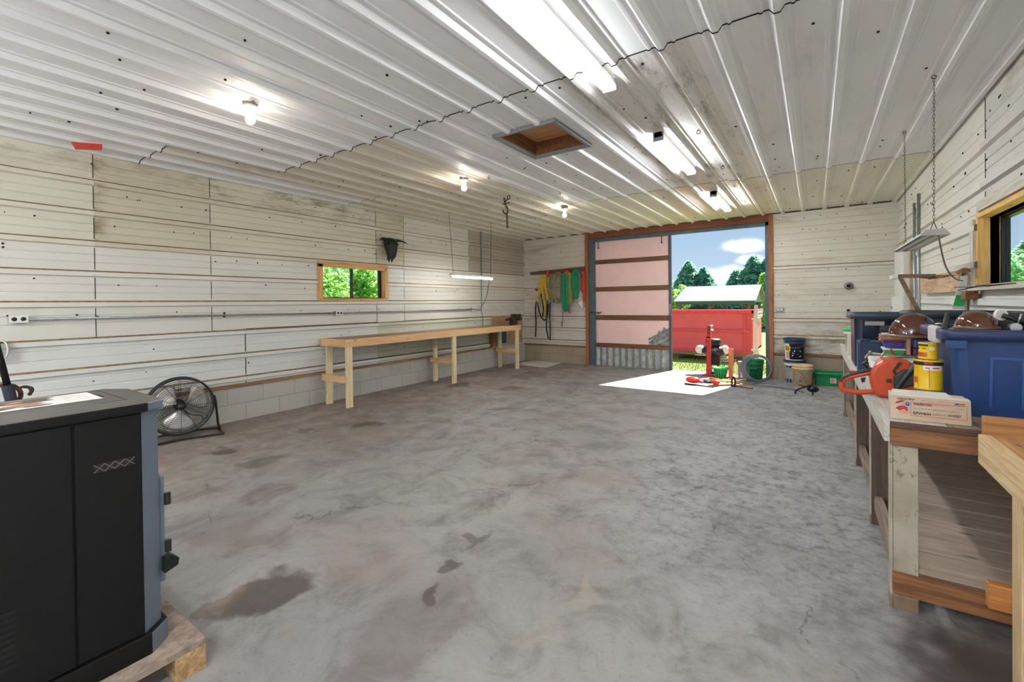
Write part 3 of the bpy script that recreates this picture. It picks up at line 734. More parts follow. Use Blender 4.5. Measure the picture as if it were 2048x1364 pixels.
b = MB(); b.tube([(-5.42, 8.235, 1.13), (-5.28, 8.235, .95)], .006, 8); b.ball((-5.42, 8.235, 1.13), .011); b.ball((-5.28, 8.235, .95), .011); b.build('handle', alu, t)
# ---- plywood patch on the wall and its little hatch
b = MB(); b.box(XL + .034, XL + .042, 7.79, YB - .15, .46, 1.118); o = b.build('plywood_panel', W('ply', c(186, 152, 112), c(150, 116, 78), 'z', knots=False), None, .002); tag(o, 'brown plywood panel screwed to the left wall behind the workbench end', 'panel')
b = MB(); b.box(XL + .03, XL + .07, 7.73, 7.788, .456, .90); o = b.build('wooden_post', W('short_post', RED1, RED2, 'z'), None, .003); tag(o, 'short red brown post at the left edge of the plywood panel', 'post')
t = thing('wall_hatch', 'small pale framed hatch low on the plywood panel behind the bench legs', 'hatch', (XL + .05, 8.15, .46))
b = MB()
for q in ((7.96, 7.99, .47, .80), (8.32, 8.35, .47, .80), (7.99, 8.32, .47, .50), (7.99, 8.32, .77, .80)): b.box(XL + .043, XL + .062, *q)
b.build('frame', M('pale_blue_grey', c(178, 190, 204), .4), t, .003)
b = MB(); b.box(XL + .043, XL + .05, 7.99, 8.32, .50, .77); b.build('flap', M('flap_dark', c(62, 72, 82), .2), t)
# ---- white board on the floor
b = MB(); b.hexa([(-4.803, 8.344, .002), (-4.832, 9.062, .002), (-5.588, 9.10, .002), (-5.702, 8.423, .002)], [(-4.803, 8.344, .02), (-4.832, 9.062, .02), (-5.588, 9.10, .02), (-5.702, 8.423, .02)])
o = b.build('board', M('dusty_white_board', c(222, 216, 206), .8, var=.12, vs=5)); tag(o, 'dusty white board lying flat on the floor in the far left corner', 'board')
b = MB(); b.beam((-5.50, 8.36, .035), (-5.42, 9.0, .035), .04, .028); o = b.build('wood_strip', W('strip', c(206, 196, 180), c(160, 146, 128), 'y')); tag(o, 'thin grey wood strip lying on the white floor board', 'strip')

# ---- outlets and conduit on the left wall
def outlet(y, z, label, w=.115, dark=True):
    t = thing('outlet_box', label, 'outlet', (XL + .002, y, z), group='outlet boxes on the left wall')
    b = MB(); b.box(XL, XL + .05, y - w / 2, y + w / 2, z - .03, z + .03); b.build('box', steel, t, .004)
    b = MB(); b.box(XL + .05, XL + .054, y - w / 2 - .003, y + w / 2 + .003, z - .034, z + .034); p_ = b.build('cover_plate', whitep, t, .002)
    for s in (-1, 1):
        b = MB(); b.lathe((XL + .054, y + s * .027, z), [(0, .004), (.017, .004), (.0175, 0)], 14, ax=(1, 0, 0)); b.build('receptacle', M('receptacle_dark', c(52, 50, 50), .5) if not dark else black, p_)
outlet(.805, 1.312, 'double outlet box at the left end of the long conduit')
outlet(4.02, 1.287, 'outlet box under the left wall window')
outlet(7.15, 1.282, 'outlet box on the conduit nearest the far left corner', .10)
def conduit(pts, label, r=.011):
    b = MB(); b.tube(pts, r, 8); o = b.build('conduit', steel); tag(o, label, 'conduit', 'conduits on the walls'); return o
xc = XL + .045
conduit([(xc, .865, 1.308), (xc, 2.4, 1.30), (xc, 3.955, 1.287)], 'horizontal conduit on left wall between edge outlet and window outlet')
conduit([(xc, 4.085, 1.287), (xc, 5.6, 1.285), (xc, 7.095, 1.282)], 'horizontal conduit on left wall right of the outlet under the window')
conduit([(xc, 7.205, 1.282), (xc, 7.40, 1.282), (xc, 7.43, 1.31), (xc, 7.43, 2.925)], 'vertical conduit on the left wall behind the hanging light')
b = MB(); b.box(XL + .022, XL + .05, 2.462, 2.474, 1.27, 1.335); o = b.build('conduit_strap', iron); tag(o, 'dark strap clamping the long conduit left of the window', 'strap')
# ---- light hanging by the left wall
tubeE = M('tube_glow', c(250, 250, 248), .3, emit=((.93, .97, 1, 1), 22.0))
tubeF = M('tube_glow_far', c(250, 250, 248), .3, emit=((.93, .97, 1, 1), 60.0))
tubeFill = M('fill_tube_glow', c(250, 250, 248), .3, emit=((.93, .97, 1, 1), 128.0))  # for unseen lamps added behind the camera to brighten ceiling and walls
tubeD = M('tube_glow_dim', c(250, 250, 248), .3, emit=((.95, .98, 1, 1), 36.0))
def chain(mb, p, q, n, lr, wr):
    p, q = Vector(p), Vector(q); d = (q - p); L = d.length / n; d.normalize()
    a_ = d.cross(Vector((0, 1, 0)));
    if a_.length < .1: a_ = d.cross(Vector((1, 0, 0)))
    a_.normalize(); bb = d.cross(a_)
    for i in range(n):
        cc = p + d * (L * (i + .5)); s = a_ if i % 2 else bb
        mb.tube([cc + d * (math.sin(k * PI / 5) * L * .62) + s * (math.cos(k * PI / 5) * lr) for k in range(10)], wr, 5, closed=True)
t = thing('hanging_light', 'lit white tube light hanging on thin chains before the left wall', 'light', (-5.0, 6.15, 1.85))
b = MB(); b.box(-5.05, -4.95, 5.58, 6.70, 1.875, 1.91); b.build('housing', whitep, t, .006)
b = MB(); b.cyl((-4.985, 5.60, 1.858), (-4.985, 6.68, 1.858), .016, seg=12); b.build('tube', tubeD, t)
for p_, q in (((-5.0, 5.62, 1.91), (-5.025, 5.564, H)), ((-5.0, 6.66, 1.91), (-4.987, 6.676, H))):
    b = MB(); chain(b, p_, q, 46, .006, .0016); b.build('chain', iron, t)
b = MB(); b.tube(curve([(-5.0, 6.62, 1.88), (-5.15, 6.75, 1.6), (-5.5, 7.1, 1.42), (-5.80, 7.38, 1.33), (-5.81, 7.42, 1.20), (-5.80, 7.44, 1.02), (-5.80, 7.42, .93)]), .005, 6); b.build('power_cord', iron, t)

# ---- steer skull
t = thing('steer_skull', 'black horned steer skull mounted above the left wall window', 'skull', (XL + .03, 4.93, 2.45))
sk = M('skull_black', c(44, 42, 42), .5, .15, col2=c(22, 22, 23), vs=30, bump=.3)
secs = [(2.492, .03, .04, .06), (2.475, .10, .08, .085), (2.44, .115, .10, .095), (2.40, .113, .11, .105), (2.36, .105, .115, .115), (2.31, .088, .11, .12), (2.26, .078, .10, .125), (2.21, .072, .085, .125), (2.17, .066, .065, .12), (2.145, .045, .045, .115)]
b = MB(); V = []; n = 20
for z, hy, hx, xo in secs:
    for k in range(n):
        a_ = 2 * PI * k / n; V.append((XL + .03 + xo + hx * math.cos(a_), 4.925 + hy * math.sin(a_), z))
b.add(V, [(i * n + k, i * n + (k + 1) % n, (i + 1) * n + (k + 1) % n, (i + 1) * n + k) for i in range(len(secs) - 1) for k in range(n)] + [tuple(range(n)), tuple((len(secs) - 1) * n + k for k in range(n))[::-1]], 0, True)
for s in (-1, 1): b.tube([(XL + .12, 4.925 + s * .038, 2.17), (XL + .125, 4.925 + s * .034, 2.13), (XL + .125, 4.925 + s * .024, 2.095)], [.024, .018, .005], 8)
b.build('cranium', sk, t)
for s in (-1, 1):
    b = MB(); b.ball((XL + .19, 4.925 + s * .082, 2.385), (.028, .028, .03)); b.build('eye_socket', M('socket_dark', c(8, 8, 8), .9), t)
    b = MB(); f = 1.0 if s > 0 else .52; b.tube(curve([(XL + .09, 4.925 + s * .07, 2.455), (XL + .10, 4.925 + s * (.07 + .10 * f), 2.468), (XL + .12, 4.925 + s * (.07 + .20 * f), 2.462), (XL + .14, 4.925 + s * (.07 + .29 * f), 2.435)]), [.036 - .0018 * i for i in range(19)], 10); b.build('horn', sk, t)
# ---- red tape
b = MB(); b.add([(-5.77, 1.185, 2.903), (-5.60, 1.335, 2.901), (-5.40, 1.29, 2.903), (-5.554, 1.113, 2.905)], [(0, 1, 2, 3)])
o = b.build('red_tape', M('red_film', c(255, 54, 40), .4)); o.modifiers.new('th', 'SOLIDIFY').thickness = .002; tag(o, 'piece of bright red film stuck where left wall meets ceiling', 'tape')

# ================================================================ ON THE CEILING
def bulb(x, y, label):
    t = thing('bulb_holder', label, 'light', (x, y, H), group='bare bulbs on the ceiling')
    b = MB(); b.lathe((x, y, H - .045), [(.052, 0), (.055, .045)], 8); b.lathe((x, y, H - .045), [(0, 0), (.052, 0)], 8); b.box(x - .02, x + .02, y - .085, y + .085, H - .006, H - .002); b.build('junction_box', M('junction_brown', c(150, 128, 108), .6, .4, col2=c(104, 86, 70), vs=20), t)
    b = MB(); b.lathe((x, y, H), [(.05, -.047), (.052, -.056), (.034, -.068), (.026, -.075), (.024, -.10), (0, -.10)], 20); b.build('lamp_holder', whitep, t)
    b = MB(); b.lathe((x, y, H), [(.014, -.098), (.02, -.115), (.031, -.137), (.033, -.152), (.026, -.17), (.012, -.18), (0, -.182)], 20); b.build('bulb', M('bulb_glow', c(250, 244, 230), .3, emit=((1, .9, .76, 1), 62.0)), t)
bulb(-3.475, 1.672, 'bare bulb on the ceiling nearest the camera'); bulb(-3.485, 4.134, 'bare bulb on the ceiling left of the attic hatch'); bulb(-3.289, 6.361, 'bare bulb on the ceiling nearest the back wall')
def strip(y0, y1, label, x=-1.165):
    t = thing('strip_light', label, 'light', (x, (y0 + y1) / 2, H), group='strip lights along the ceiling')
    b = MB(); b.hexa([(x - .045, y0, H - .055), (x + .045, y0, H - .055), (x + .045, y1, H - .055), (x - .045, y1, H - .055)], [(x - .03, y0, H), (x + .03, y0, H), (x + .03, y1, H), (x - .03, y1, H)]); b.build('housing', whitep, t, .003)
    for s in (-1, 1):
        b = MB(); b.cyl((x + s * .026, y0 + .02, H - .073), (x + s * .026, y1 - .02, H - .073), .016, seg=12); b.build('tube', tubeF if y0 > 3 else tubeE, t)
    for y in (y0, y1 - .012):
        b = MB(); b.box(x - .048, x + .048, y, y + .012, H - .088, H - .002); b.build('end_cap', greypaint, t, .003)
strip(1.72, 2.955, 'strip light on the ceiling nearest the camera'); strip(4.10, 5.42, 'strip light on the ceiling right of the attic hatch'); strip(6.76, 8.02, 'strip light on the ceiling nearest the doorway')
def hung(x, y0, label):
    """unseen fill light added on chains well below the ceiling to brighten the room"""
    y1, z = y0 + 1.22, 2.30
    t = thing('hanging_light', label, 'light', (x, (y0 + y1) / 2, z), group='fill lights added behind the camera')
    b = MB(); b.box(x - .022, x + .022, y0, y1, z, z + .03); b.build('housing', whitep, t, .003)
    for s in (-1, 1):
        b = MB(); b.cyl((x + s * .05, y0 + .02, z + .012), (x + s * .05, y1 - .02, z + .012), .016, seg=12); b.build('tube', tubeFill, t)
    for y in (y0 + .05, y1 - .05):
        b = MB(); chain(b, (x, y, z + .03), (x, y, H), 24, .006, .0016); b.build('chain', iron, t)
for x, y, l in ((-.35, -1.7, 'added fill light nearest behind the camera'), (-1.165, -4.0, 'added fill light farther behind the camera'), (-3.9, -2.2, 'added fill light behind the stove'), (-3.9, -4.8, 'added fill light farthest behind the stove')): hung(x, y, l)
for x, y, l in [(-.853, 4.257, 'small eye hook in the ceiling beside the middle strip light near end'), (-.858, 5.542, 'small eye hook in the ceiling past the middle strip light'), (-2.896, 5.472, 'small eye hook in the ceiling between hatch and farthest bulb'), (-3.218, 4.28, 'small eye hook in the ceiling right of the middle bulb')]:
    b = MB(); b.tube([(x + .016 * math.cos(k * .5236), y, H - .03 + .016 * math.sin(k * .5236)) for k in range(12)], .0035, 6, closed=True); b.cyl((x, y, H - .015), (x, y, H + .001), .004, seg=8)
    o = b.build('eye_hook', iron); tag(o, l, 'hook', 'eye hooks in the ceiling')
t = thing('hoist_hook', 'rusty hook with a dangling chain hanging from the ceiling', 'hook', (-3.637, 5.25, H))
x, y = -3.637, 5.25
b = MB(); b.tube([(x + .035 + .022 * math.cos(k * .5236), y, H - .028 + .028 * math.sin(k * .5236)) for k in range(12)], .007, 6, closed=True); b.tube([(x + .02, y, H - .05), (x - .04, y, H - .09)], .009, 8); b.tube([(x - .075, y, H - .115), (x + .05, y, H - .105)], .007, 8); chain(b, (x - .045, y, H - .03), (x - .01, y, H - .17), 3, .016, .006); b.build('shackle', iron, t)
b = MB(); b.tube(curve([(x, y, H - .15), (x + .015, y, H - .19), (x + .012, y, H - .235), (x - .022, y, H - .255), (x - .055, y, H - .235), (x - .07, y, H - .20)]), .010, 8); b.build('hook', iron, t)
b = MB(); chain(b, (x, y, H - .24), (x + .005, y, H - .46), 7, .014, .0055); b.build('chain', iron, t)
# ================================================================ BACK WALL AND DOORWAY THINGS
random.seed(21)
b = MB(); b.hexa([(-5.66, YB - .045, 2.075), (-4.235, YB - .045, 2.065), (-4.235, YB - .02, 2.065), (-5.66, YB - .02, 2.075)], [(-5.66, YB - .045, 2.145), (-4.235, YB - .045, 2.20), (-4.235, YB - .02, 2.20), (-5.66, YB - .02, 2.145)])
t = thing('hook_board', 'brown hook board on the back wall holding straps and cords', 'board', (-4.95, YB - .03, 2.1)); b.build('board', W('hook_board', c(128, 92, 70), c(88, 60, 44), 'x'), t, .002)
for x in (-5.33, -5.2, -5.04, -4.85, -4.68, -4.58, -4.38, -4.27):
    b = MB(); b.cyl((x, YB - .045, 2.13), (x, YB - .15, 2.15), .006, seg=8); b.build('nail', iron, t)
YS = YB - .10
webY = M('yellow_webbing', c(222, 182, 44), .7, var=.12, vs=14); webK = M('black_webbing', c(34, 34, 38), .75); ropeT = M('tan_rope', c(150, 140, 104), .85, var=.15, vs=30)
ropeG = M('green_hose', c(20, 138, 100), .45, var=.15, vs=6); ropeY = M('olive_yellow_cord', c(158, 160, 58), .6); redc = M('red_cord', c(206, 52, 44), .5); ropeP = M('pale_cord', c(206, 206, 190), .6)
def ribbon(mb, pts, w, th=.004, mi=0):
    P = [Vector(p) for p in pts]; V = []
    for i, p in enumerate(P):
        t_ = (P[min(i + 1, len(P) - 1)] - P[max(i - 1, 0)]).normalized(); s = t_.cross(Vector((0, 1, 0))).normalized() * (w / 2); n_ = Vector((0, th / 2, 0))
        V += [p - s - n_, p + s - n_, p + s + n_, p - s + n_]
    F = []
    for i in range(len(P) - 1):
        for k in range(4): F.append((i * 4 + k, i * 4 + (k + 1) % 4, i * 4 + 4 + (k + 1) % 4, i * 4 + 4 + k))
    F += [(3, 2, 1, 0), tuple(len(V) - 4 + k for k in range(4))]
    mb.add(V, F, mi)
t = thing('safety_harness', 'yellow and black webbing harness at the left end of the hook board', 'harness', (-5.25, YS, 2.1))
for k, (x0, x1, zt, zb, w_) in enumerate([(-5.335, -5.43, 2.02, 1.40, .05), (-5.30, -5.27, 2.0, 1.3, .045), (-5.19, -5.13, 2.02, 1.42, .055), (-5.25, -5.20, 1.98, 1.1, .05), (-5.10, -5.02, 2.0, 1.5, .03)]):
    b = MB(); y = YS - .008 * k; ribbon(b, curve([(x0, y, zt), (x0 - .01, y - .02, (zt * 2 + zb) / 3), ((x0 + x1) / 2, y - .015, (zt + 2 * zb) / 3), (x1, y - .01, zb)]), w_); b.build('yellow_strap', webY, t)
for k, pts in enumerate([[(-5.44, 1.44), (-5.47, 1.25), (-5.46, .95), (-5.475, .60)], [(-5.14, 1.46), (-5.16, 1.15), (-5.17, .80), (-5.12, .56)], [(-5.06, 1.42), (-5.08, 1.1), (-5.07, .85), (-5.075, .53)], [(-5.40, 1.40), (-5.33, 1.12), (-5.22, 1.0), (-5.14, 1.10), (-5.10, 1.40)], [(-5.30, 1.62), (-5.24, 1.3), (-5.26, 1.08)], [(-5.45, 1.72), (-5.38, 1.70)]]):
    b = MB(); ribbon(b, curve([(x, YS - .03 - .006 * k, z) for x, z in pts]), .034); b.build('black_strap', webK, t)
b = MB()
for x, z in ((-5.43, 1.40), (-5.25, 1.35), (-5.12, 1.40), (-5.06, 1.46), (-5.22, 1.2), (-5.29, 1.52)): b.tube([(x + .025 * math.cos(k * .628), YS - .055, z + .02 * math.sin(k * .628)) for k in range(10)], .006, 6, closed=True)
b.build('buckle', steel, t)
def coil(name, label, cat, cx, w_, zt, zb, n, r, mat, seed=1, group=None):
    rnd = random.Random(seed); b = MB()
    for i in range(n):
        a_, d = (rnd.uniform(.15, 1.0) if n >= 9 else rnd.uniform(.7, 1.0)), rnd.uniform(-.025, .025); y = YS - .015 - .011 * (i % 5); zz = zb + rnd.uniform(-.02, .08)
        b.tube(curve([(cx + d, y, zt), (cx - w_ * .38 * a_ + d, y - .01, zt - .08), (cx - w_ * .5 * a_ + d, y - .012, (zt + zz) / 2), (cx - w_ * .34 * a_ + d, y - .01, zz + .07), (cx + d, y, zz), (cx + w_ * .34 * a_ + d, y - .01, zz + .07), (cx + w_ * .5 * a_ + d, y - .012, (zt + zz) / 2), (cx + w_ * .38 * a_ + d, y - .01, zt - .08), (cx + d, y, zt)], 4), r, 6)
    o = b.build(name, mat); return tag(o, label, cat, group)
coil('rope_coil', 'narrow tan rope loop beside the yellow harness', 'rope', -5.01, .14, 2.06, 1.42, 6, .010, ropeT, 3)
coil('rope_coil', 'wide tan rope loop in the middle of the hook board', 'rope', -4.85, .24, 2.09, 1.39, 8, .010, ropeT, 4)
coil('hose_coil', 'green cord coil left of the red tipped one on the hook board', 'cord', -4.655, .16, 2.09, 1.22, 12, .014, ropeG, 5)
coil('cord_coil', 'olive yellow cord coil between the two green ones', 'cord', -4.565, .13, 2.08, 1.36, 10, .010, ropeY, 6)
coil('hose_coil', 'large dark green hose bundle near the right end of the hook board', 'cord', -4.385, .20, 2.14, 1.50, 22, .015, ropeG, 7)
coil('cord_coil', 'pale frayed cord bundle hanging below the green hose bundle', 'cord', -4.30, .15, 1.66, 1.30, 9, .008, ropeP, 8)
coil('cord_coil', 'red cord hanging at the right end of the hook board', 'cord', -4.225, .06, 2.08, 1.42, 3, .012, redc, 9)
b = MB(); b.box(-4.60, -4.555, YS - .055, YS - .01, 1.16, 1.25); o = b.build('plug', redc, None, .012); tag(o, 'small red plug hanging below the green cord coil', 'plug')
b = MB(); b.hexa([(-4.66, YS - .09, 2.05), (-4.60, YS - .10, 2.03), (-4.60, YS - .085, 2.03), (-4.66, YS - .075, 2.05)], [(-4.63, YS - .09, 2.12), (-4.54, YS - .10, 2.13), (-4.54, YS - .085, 2.13), (-4.63, YS - .075, 2.12)]); o = b.build('red_rag', redc); tag(o, 'small red rag on a nail above the olive cord', 'rag')
b = MB(); b.hexa([(-5.155, YS - .05, 2.0), (-5.10, YS - .05, 1.99), (-5.10, YS - .03, 1.99), (-5.155, YS - .03, 2.0)], [(-5.15, YS - .05, 2.14), (-5.08, YS - .05, 2.14), (-5.08, YS - .03, 2.14), (-5.15, YS - .03, 2.14)]); o = b.build('red_tag', redc); tag(o, 'red tag hanging above the yellow harness', 'tag')
b = MB(); b.tube(curve([(-4.74, YS - .03, 2.06), (-4.755, YS - .04, 1.6), (-4.74, YS - .04, 1.2), (-4.755, YS - .04, .96)]), .005, 6); b.tube([(-4.755, YS - .04, .98), (-4.765, YS - .04, .86)], .012, 8); o = b.build('thin_cord', M('cord_grey_green', c(70, 96, 90), .6)); tag(o, 'thin dark cord hanging lowest left of the green coil', 'cord')
b = MB(); b.hexa([(-4.30, YS - .09, 1.33), (-4.23, YS - .09, 1.28), (-4.23, YS - .05, 1.28), (-4.30, YS - .05, 1.33)], [(-4.33, YS - .09, 1.40), (-4.24, YS - .09, 1.44), (-4.24, YS - .05, 1.44), (-4.33, YS - .05, 1.40)]); o = b.build('white_rag', whitep, None, .01); tag(o, 'small white rag in the pale cord bundle', 'rag')

# right of the door, on the wall
t = thing('outlet_plate', 'rusty double outlet box on the back wall beside the door frame', 'outlet', (-.51, YB, 1.23)); b = MB(); b.box(-.565, -.455, YB - .045, YB, 1.20, 1.26); b.build('box', steel, t, .004)
for x in (-.535, -.485):
    b = MB(); b.cyl((x, YB - .052, 1.23), (x, YB - .045, 1.23), .016, seg=14); b.build('receptacle', whitepl, t)
t = thing('pipe_flange', 'round grey pipe flange sticking out of the back wall', 'flange', (.46, YB, 1.617)); b = MB(); b.lathe((.46, YB, 1.617), [(.062, 0), (.062, -.02), (.045, -.035), (.045, -.07), (.028, -.07)], 24, ax=(0, 1, 0)); b.build('collar', greypaint, t); b = MB(); b.cyl((.46, YB - .064, 1.617), (.46, YB - .02, 1.617), .03, seg=18); b.build('bore', darkdirt, t)

# --- buckets against the back wall
def bucket(name, label, cx, cy, z, h, rb, rt, mat, lid=None, group=None, handle=True, rz=0):
    t = thing(name, label, 'bucket', (cx, cy, z), group=group, rz=rz)
    b = MB(); b.lathe((0, 0, 0), [(0, .002), (rb, 0), (rb + (rt - rb) * .8, h * .8), (rt + .008, h * .81), (rt + .008, h * .835), (rt + .002, h * .84), (rt, h * .9), (rt + .008, h * .91), (rt + .008, h * .97), (rt, h), (rt - .01, h), (rt - .014, h * .9), (rb - .01, .012), (0, .012)], 32); b.build('body', mat, t, local=True)
    if lid:
        b = MB(); b.lathe((0, 0, 0), [(rt + .014, h * .94), (rt + .016, h), (rt + .010, h + .014), (rt - .012, h + .014), (rt - .02, h + .004), (0, h + .004)], 32); b.build('lid', lid, t, local=True)
    if handle:
        b = MB(); b.tube([(rt + .012 if 0 else (rt + .012) * math.cos(a_), -(rt + .02) * .35 * math.sin(a_) - .0 - (rt * .93) * math.sin(a_) * .6, h * .88 - .10 * math.sin(a_)) for a_ in [PI * i / 16 for i in range(17)]], .003, 6); b.build('bail_handle', steel, t, local=True)
    return t
def wrap(mb, r0, r1, z0, z1, a0, a1, mi, n=10):
    """label patch that follows a round wall (radius r0 at z0, r1 at z1)"""
    V = []
    for i in range(n + 1):
        a_ = a0 + (a1 - a0) * i / n; V += [(r0 * math.cos(a_), r0 * math.sin(a_), z0), (r1 * math.cos(a_), r1 * math.sin(a_), z1)]
    mb.add(V, [(i * 2, i * 2 + 2, i * 2 + 3, i * 2 + 1) for i in range(n)], mi)
def rad(z, h, rb, rt): return rb + (rt - rb) * z / h
H5, RB, RT = .375, .132, .15
bk = bucket('paint_bucket', 'dark blue lidded bucket stacked on a white one by the back wall', -.29, 8.98, .362, H5, RB, RT, M('bucket_indigo', c(52, 54, 82), .45), navy)
b = MB()
def lab(z0, z1, a0, a1, mi, e=.0015): wrap(b, rad(z0, H5, RB, RT) + e, rad(z1, H5, RB, RT) + e, z0, z1, a0, a1, mi)
A = -PI / 2 - .05
lab(.02, .30, A - 1.5, A - .45, 0); lab(.17, .26, A - 1.1, A - .35, 1, .003); lab(.05, .16, A - .9, A - .45, 2, .003); lab(.02, .035, A - 1.2, A + 1.2, 0, .0025)
for i in range(12): z = random.uniform(.06, .2); a_ = A + random.uniform(-.2, .9); lab(z, z + random.uniform(.008, .02), a_, a_ + random.uniform(.03, .12), 0, .003)
for i in range(4): lab(.19 + .018 * i, .20 + .018 * i, A - 1.0, A - .5, 3, .004)
b.build('label', [printw, yellow, M('label_pink', c(214, 160, 140), .6), printk], bk, local=True)
bk = bucket('paint_bucket', 'white lidded bucket under the dark blue one', -.29, 8.985, 0, .36, RB, RT, whitepl, navy)
b = MB(); wrap(b, RB + .002, rad(.06, .36, RB, RT) + .002, .0, .06, A - 2, A + 2, 0); wrap(b, rad(.25, .36, RB, RT) + .002, rad(.285, .36, RB, RT) + .002, .25, .285, A - 2, A + 2, 0); b.build('blue_band', navy, bk, local=True)
bk = bucket('paint_bucket', 'open cream bucket with stained rim in front of the bucket stack', -.172, 8.685, 0, .34, .125, .143, M('bucket_cream', c(226, 210, 184), .5, col2=c(222, 180, 128), vs=7))
b = MB()
for i in range(16): z = random.uniform(.06, .24); a_ = A + random.uniform(-.35, .15); wrap(b, rad(z, .34, .125, .143) + .0015, rad(z + .02, .34, .125, .143) + .0015, z, z + random.uniform(.008, .02), a_, a_ + random.uniform(.02, .09), 0)
b.tube([((rad(z_, .34, .125, .143) + .002) * math.cos(A + a_), (rad(z_, .34, .125, .143) + .002) * math.sin(A + a_), z_) for a_, z_ in ((.1, .22), (.25, .16), (.4, .13), (.5, .10), (.45, .05))], .0015, 4)
b.build('black_print', printk, bk, local=True)
# green tote on the floor
def tote(name, label, x0, x1, y0, y1, z0, z1, taper, mat, rimw=.025, rimh=.04, ribs=True, rimmat=None, cat='tote'):
    cx, cy = (x0 + x1) / 2, (y0 + y1) / 2
    t = thing(name, label, cat, (cx, cy, z0))
    def rect(ins, z, r=.05, n=5):
        out = []; X0, X1, Y0, Y1 = x0 + ins, x1 - ins, y0 + ins, y1 - ins
        for (ax, ay, s) in ((X1 - r, Y1 - r, 0), (X0 + r, Y1 - r, 1), (X0 + r, Y0 + r, 2), (X1 - r, Y0 + r, 3)):
            for i in range(n + 1): a_ = PI / 2 * (s + i / n); out.append((ax + r * math.cos(a_), ay + r * math.sin(a_), z))
        return out
    b = MB()
    rings = [rect(taper + .03, z0), rect(taper, z0), rect(0 + rimw, z1 - rimh), rect(rimw, z1), rect(rimw + .006, z1), rect(rimw + .008, z1 - rimh), rect(taper + .008, z0 + .008), rect(taper + .04, z0 + .008)]
    n = len(rings[0]); V = [q for r in rings for q in r]
    b.add(V, [(i * n + k, i * n + (k + 1) % n, (i + 1) * n + (k + 1) % n, (i + 1) * n + k) for i in range(len(rings) - 1) for k in range(n)] + [tuple(range(n))[::-1], tuple((len(rings) - 1) * n + k for k in range(n))], 0, False)
    b.build('body', mat, t)
    b = MB(); rr = [rect(rimw - .002, z1 - rimh), rect(0, z1 - rimh), rect(0, z1 - .006), rect(.006, z1), rect(rimw + .008, z1 + .001), rect(rimw + .01, z1 - .008)]
    V = [q for r in rr for q in r]
    b.add(V, [(i * n + k, i * n + (k + 1) % n, (i + 1) * n + (k + 1) % n, (i + 1) * n + k) for i in range(len(rr) - 1) for k in range(n)], 0, True); b.build('rim', rimmat or mat, t)
    return t
gt = tote('storage_tote', 'low green plastic tote on the floor beside the buckets', -.035, .44, 8.79, 9.10, 0, .215, .03, green, .02, .05)
b = MB(); b.box(.20, .28, 8.806, 8.811, .05, .13, 0)
for i in range(5): b.box(.21, .21 + random.uniform(.03, .06), 8.804, 8.807, .06 + i * .013, .066 + i * .013, 1)
b.box(.30, .36, 8.806, 8.810, .055, .11, 2); b.build('label', [printw, printr, M('label_orange', c(214, 92, 52), .5)], gt)

# --- the pile in the doorway
t = thing('farm_jack', 'tall red steel post jack standing in the doorway', 'jack', (-1.635, 8.92, 0))
b = MB(); b.hexa([(-1.685, 8.90, 0.02), (-1.605, 8.90, .02), (-1.605, 8.95, .02), (-1.685, 8.95, .02)], [(-1.665, 8.90, .80), (-1.60, 8.90, .80), (-1.60, 8.95, .80), (-1.665, 8.95, .80)]); b.build('post', redp, t, .004)
b = MB(); b.box(-1.66, -1.605, 8.89, 8.96, .78, .94); b.box(-1.69, -1.60, 8.90, 8.95, .70, .74); b.build('head', M('dark_red', c(140, 24, 26), .5), t, .008)
b = MB(); b.cyl((-1.60, 8.925, .86), (-1.56, 8.925, .86), .02, seg=12); b.cyl((-1.60, 8.925, .92), (-1.575, 8.925, .95), .02, seg=12); b.build('pin', whitep, t)
b = MB(); b.box(-1.74, -1.55, 8.85, 9.0, 0, .022); b.build('foot_plate', redp, t, .003)
t = thing('small_engine', 'black and white small gas engine behind the red post jack', 'engine', (-1.55, 9.250, 0))
b = MB(); b.lathe((-1.56, 9.250, .53), [(0, .145), (.10, .145), (.132, .13), (.14, .10), (.14, .03), (.12, 0), (0, 0)], 28); b.build('air_cleaner', black, t)
b = MB(); b.ball((-1.56, 9.250, .44), (.25, .17, .115), z0=-.8, z1=.85); b.build('shroud', M('engine_shroud', c(40, 42, 50), .3), t)
b = MB(); b.ball((-1.79, 9.220, .46), (.095, .09, .085)); b.build('fuel_tank', whitepl, t)
b = MB(); b.ball((-1.355, 9.240, .47), (.07, .10, .09)); b.build('side_cover', whitepl, t)
b = MB(); b.box(-1.65, -1.44, 9.180, 9.340, .17, .38); [b.box(-1.64, -1.44, 9.170, 9.350, z, z + .008) for z in (.2, .225, .25, .275, .30)]; b.build('cylinder_block', iron, t, .003)
b = MB(); b.cyl((-1.42, 9.200, .30), (-1.30, 9.180, .30), .05, seg=16); b.cyl((-1.30, 9.180, .30), (-1.28, 9.178, .30), .03, seg=12); b.build('muffler', steel, t)
b = MB(); b.box(-1.50, -1.46, 9.130, 9.180, .40, .46); b.box(-1.58, -1.52, 9.130, 9.160, .42, .50); b.build('starter_cover', redp, t, .006)
b = MB(); b.box(-1.68, -1.40, 9.180, 9.340, .0, .035); [b.box(x - .015, x + .015, 9.200, 9.230, .03, .18) for x in (-1.6, -1.48)]; b.build('base', black, t, .003)
t.location.x -= .055
t = thing('basket', 'bright green slotted plastic basket on the floor by the red jack', 'basket', (-1.42, 8.80, 0))
b = MB(); b.lathe((-1.42, 8.80, 0), [(0, .004), (.085, 0), (.115, .165), (.13, .168), (.13, .19), (.108, .19), (.08, .012), (0, .012)], 24); b.build('bowl', greenl, t)
b = MB()
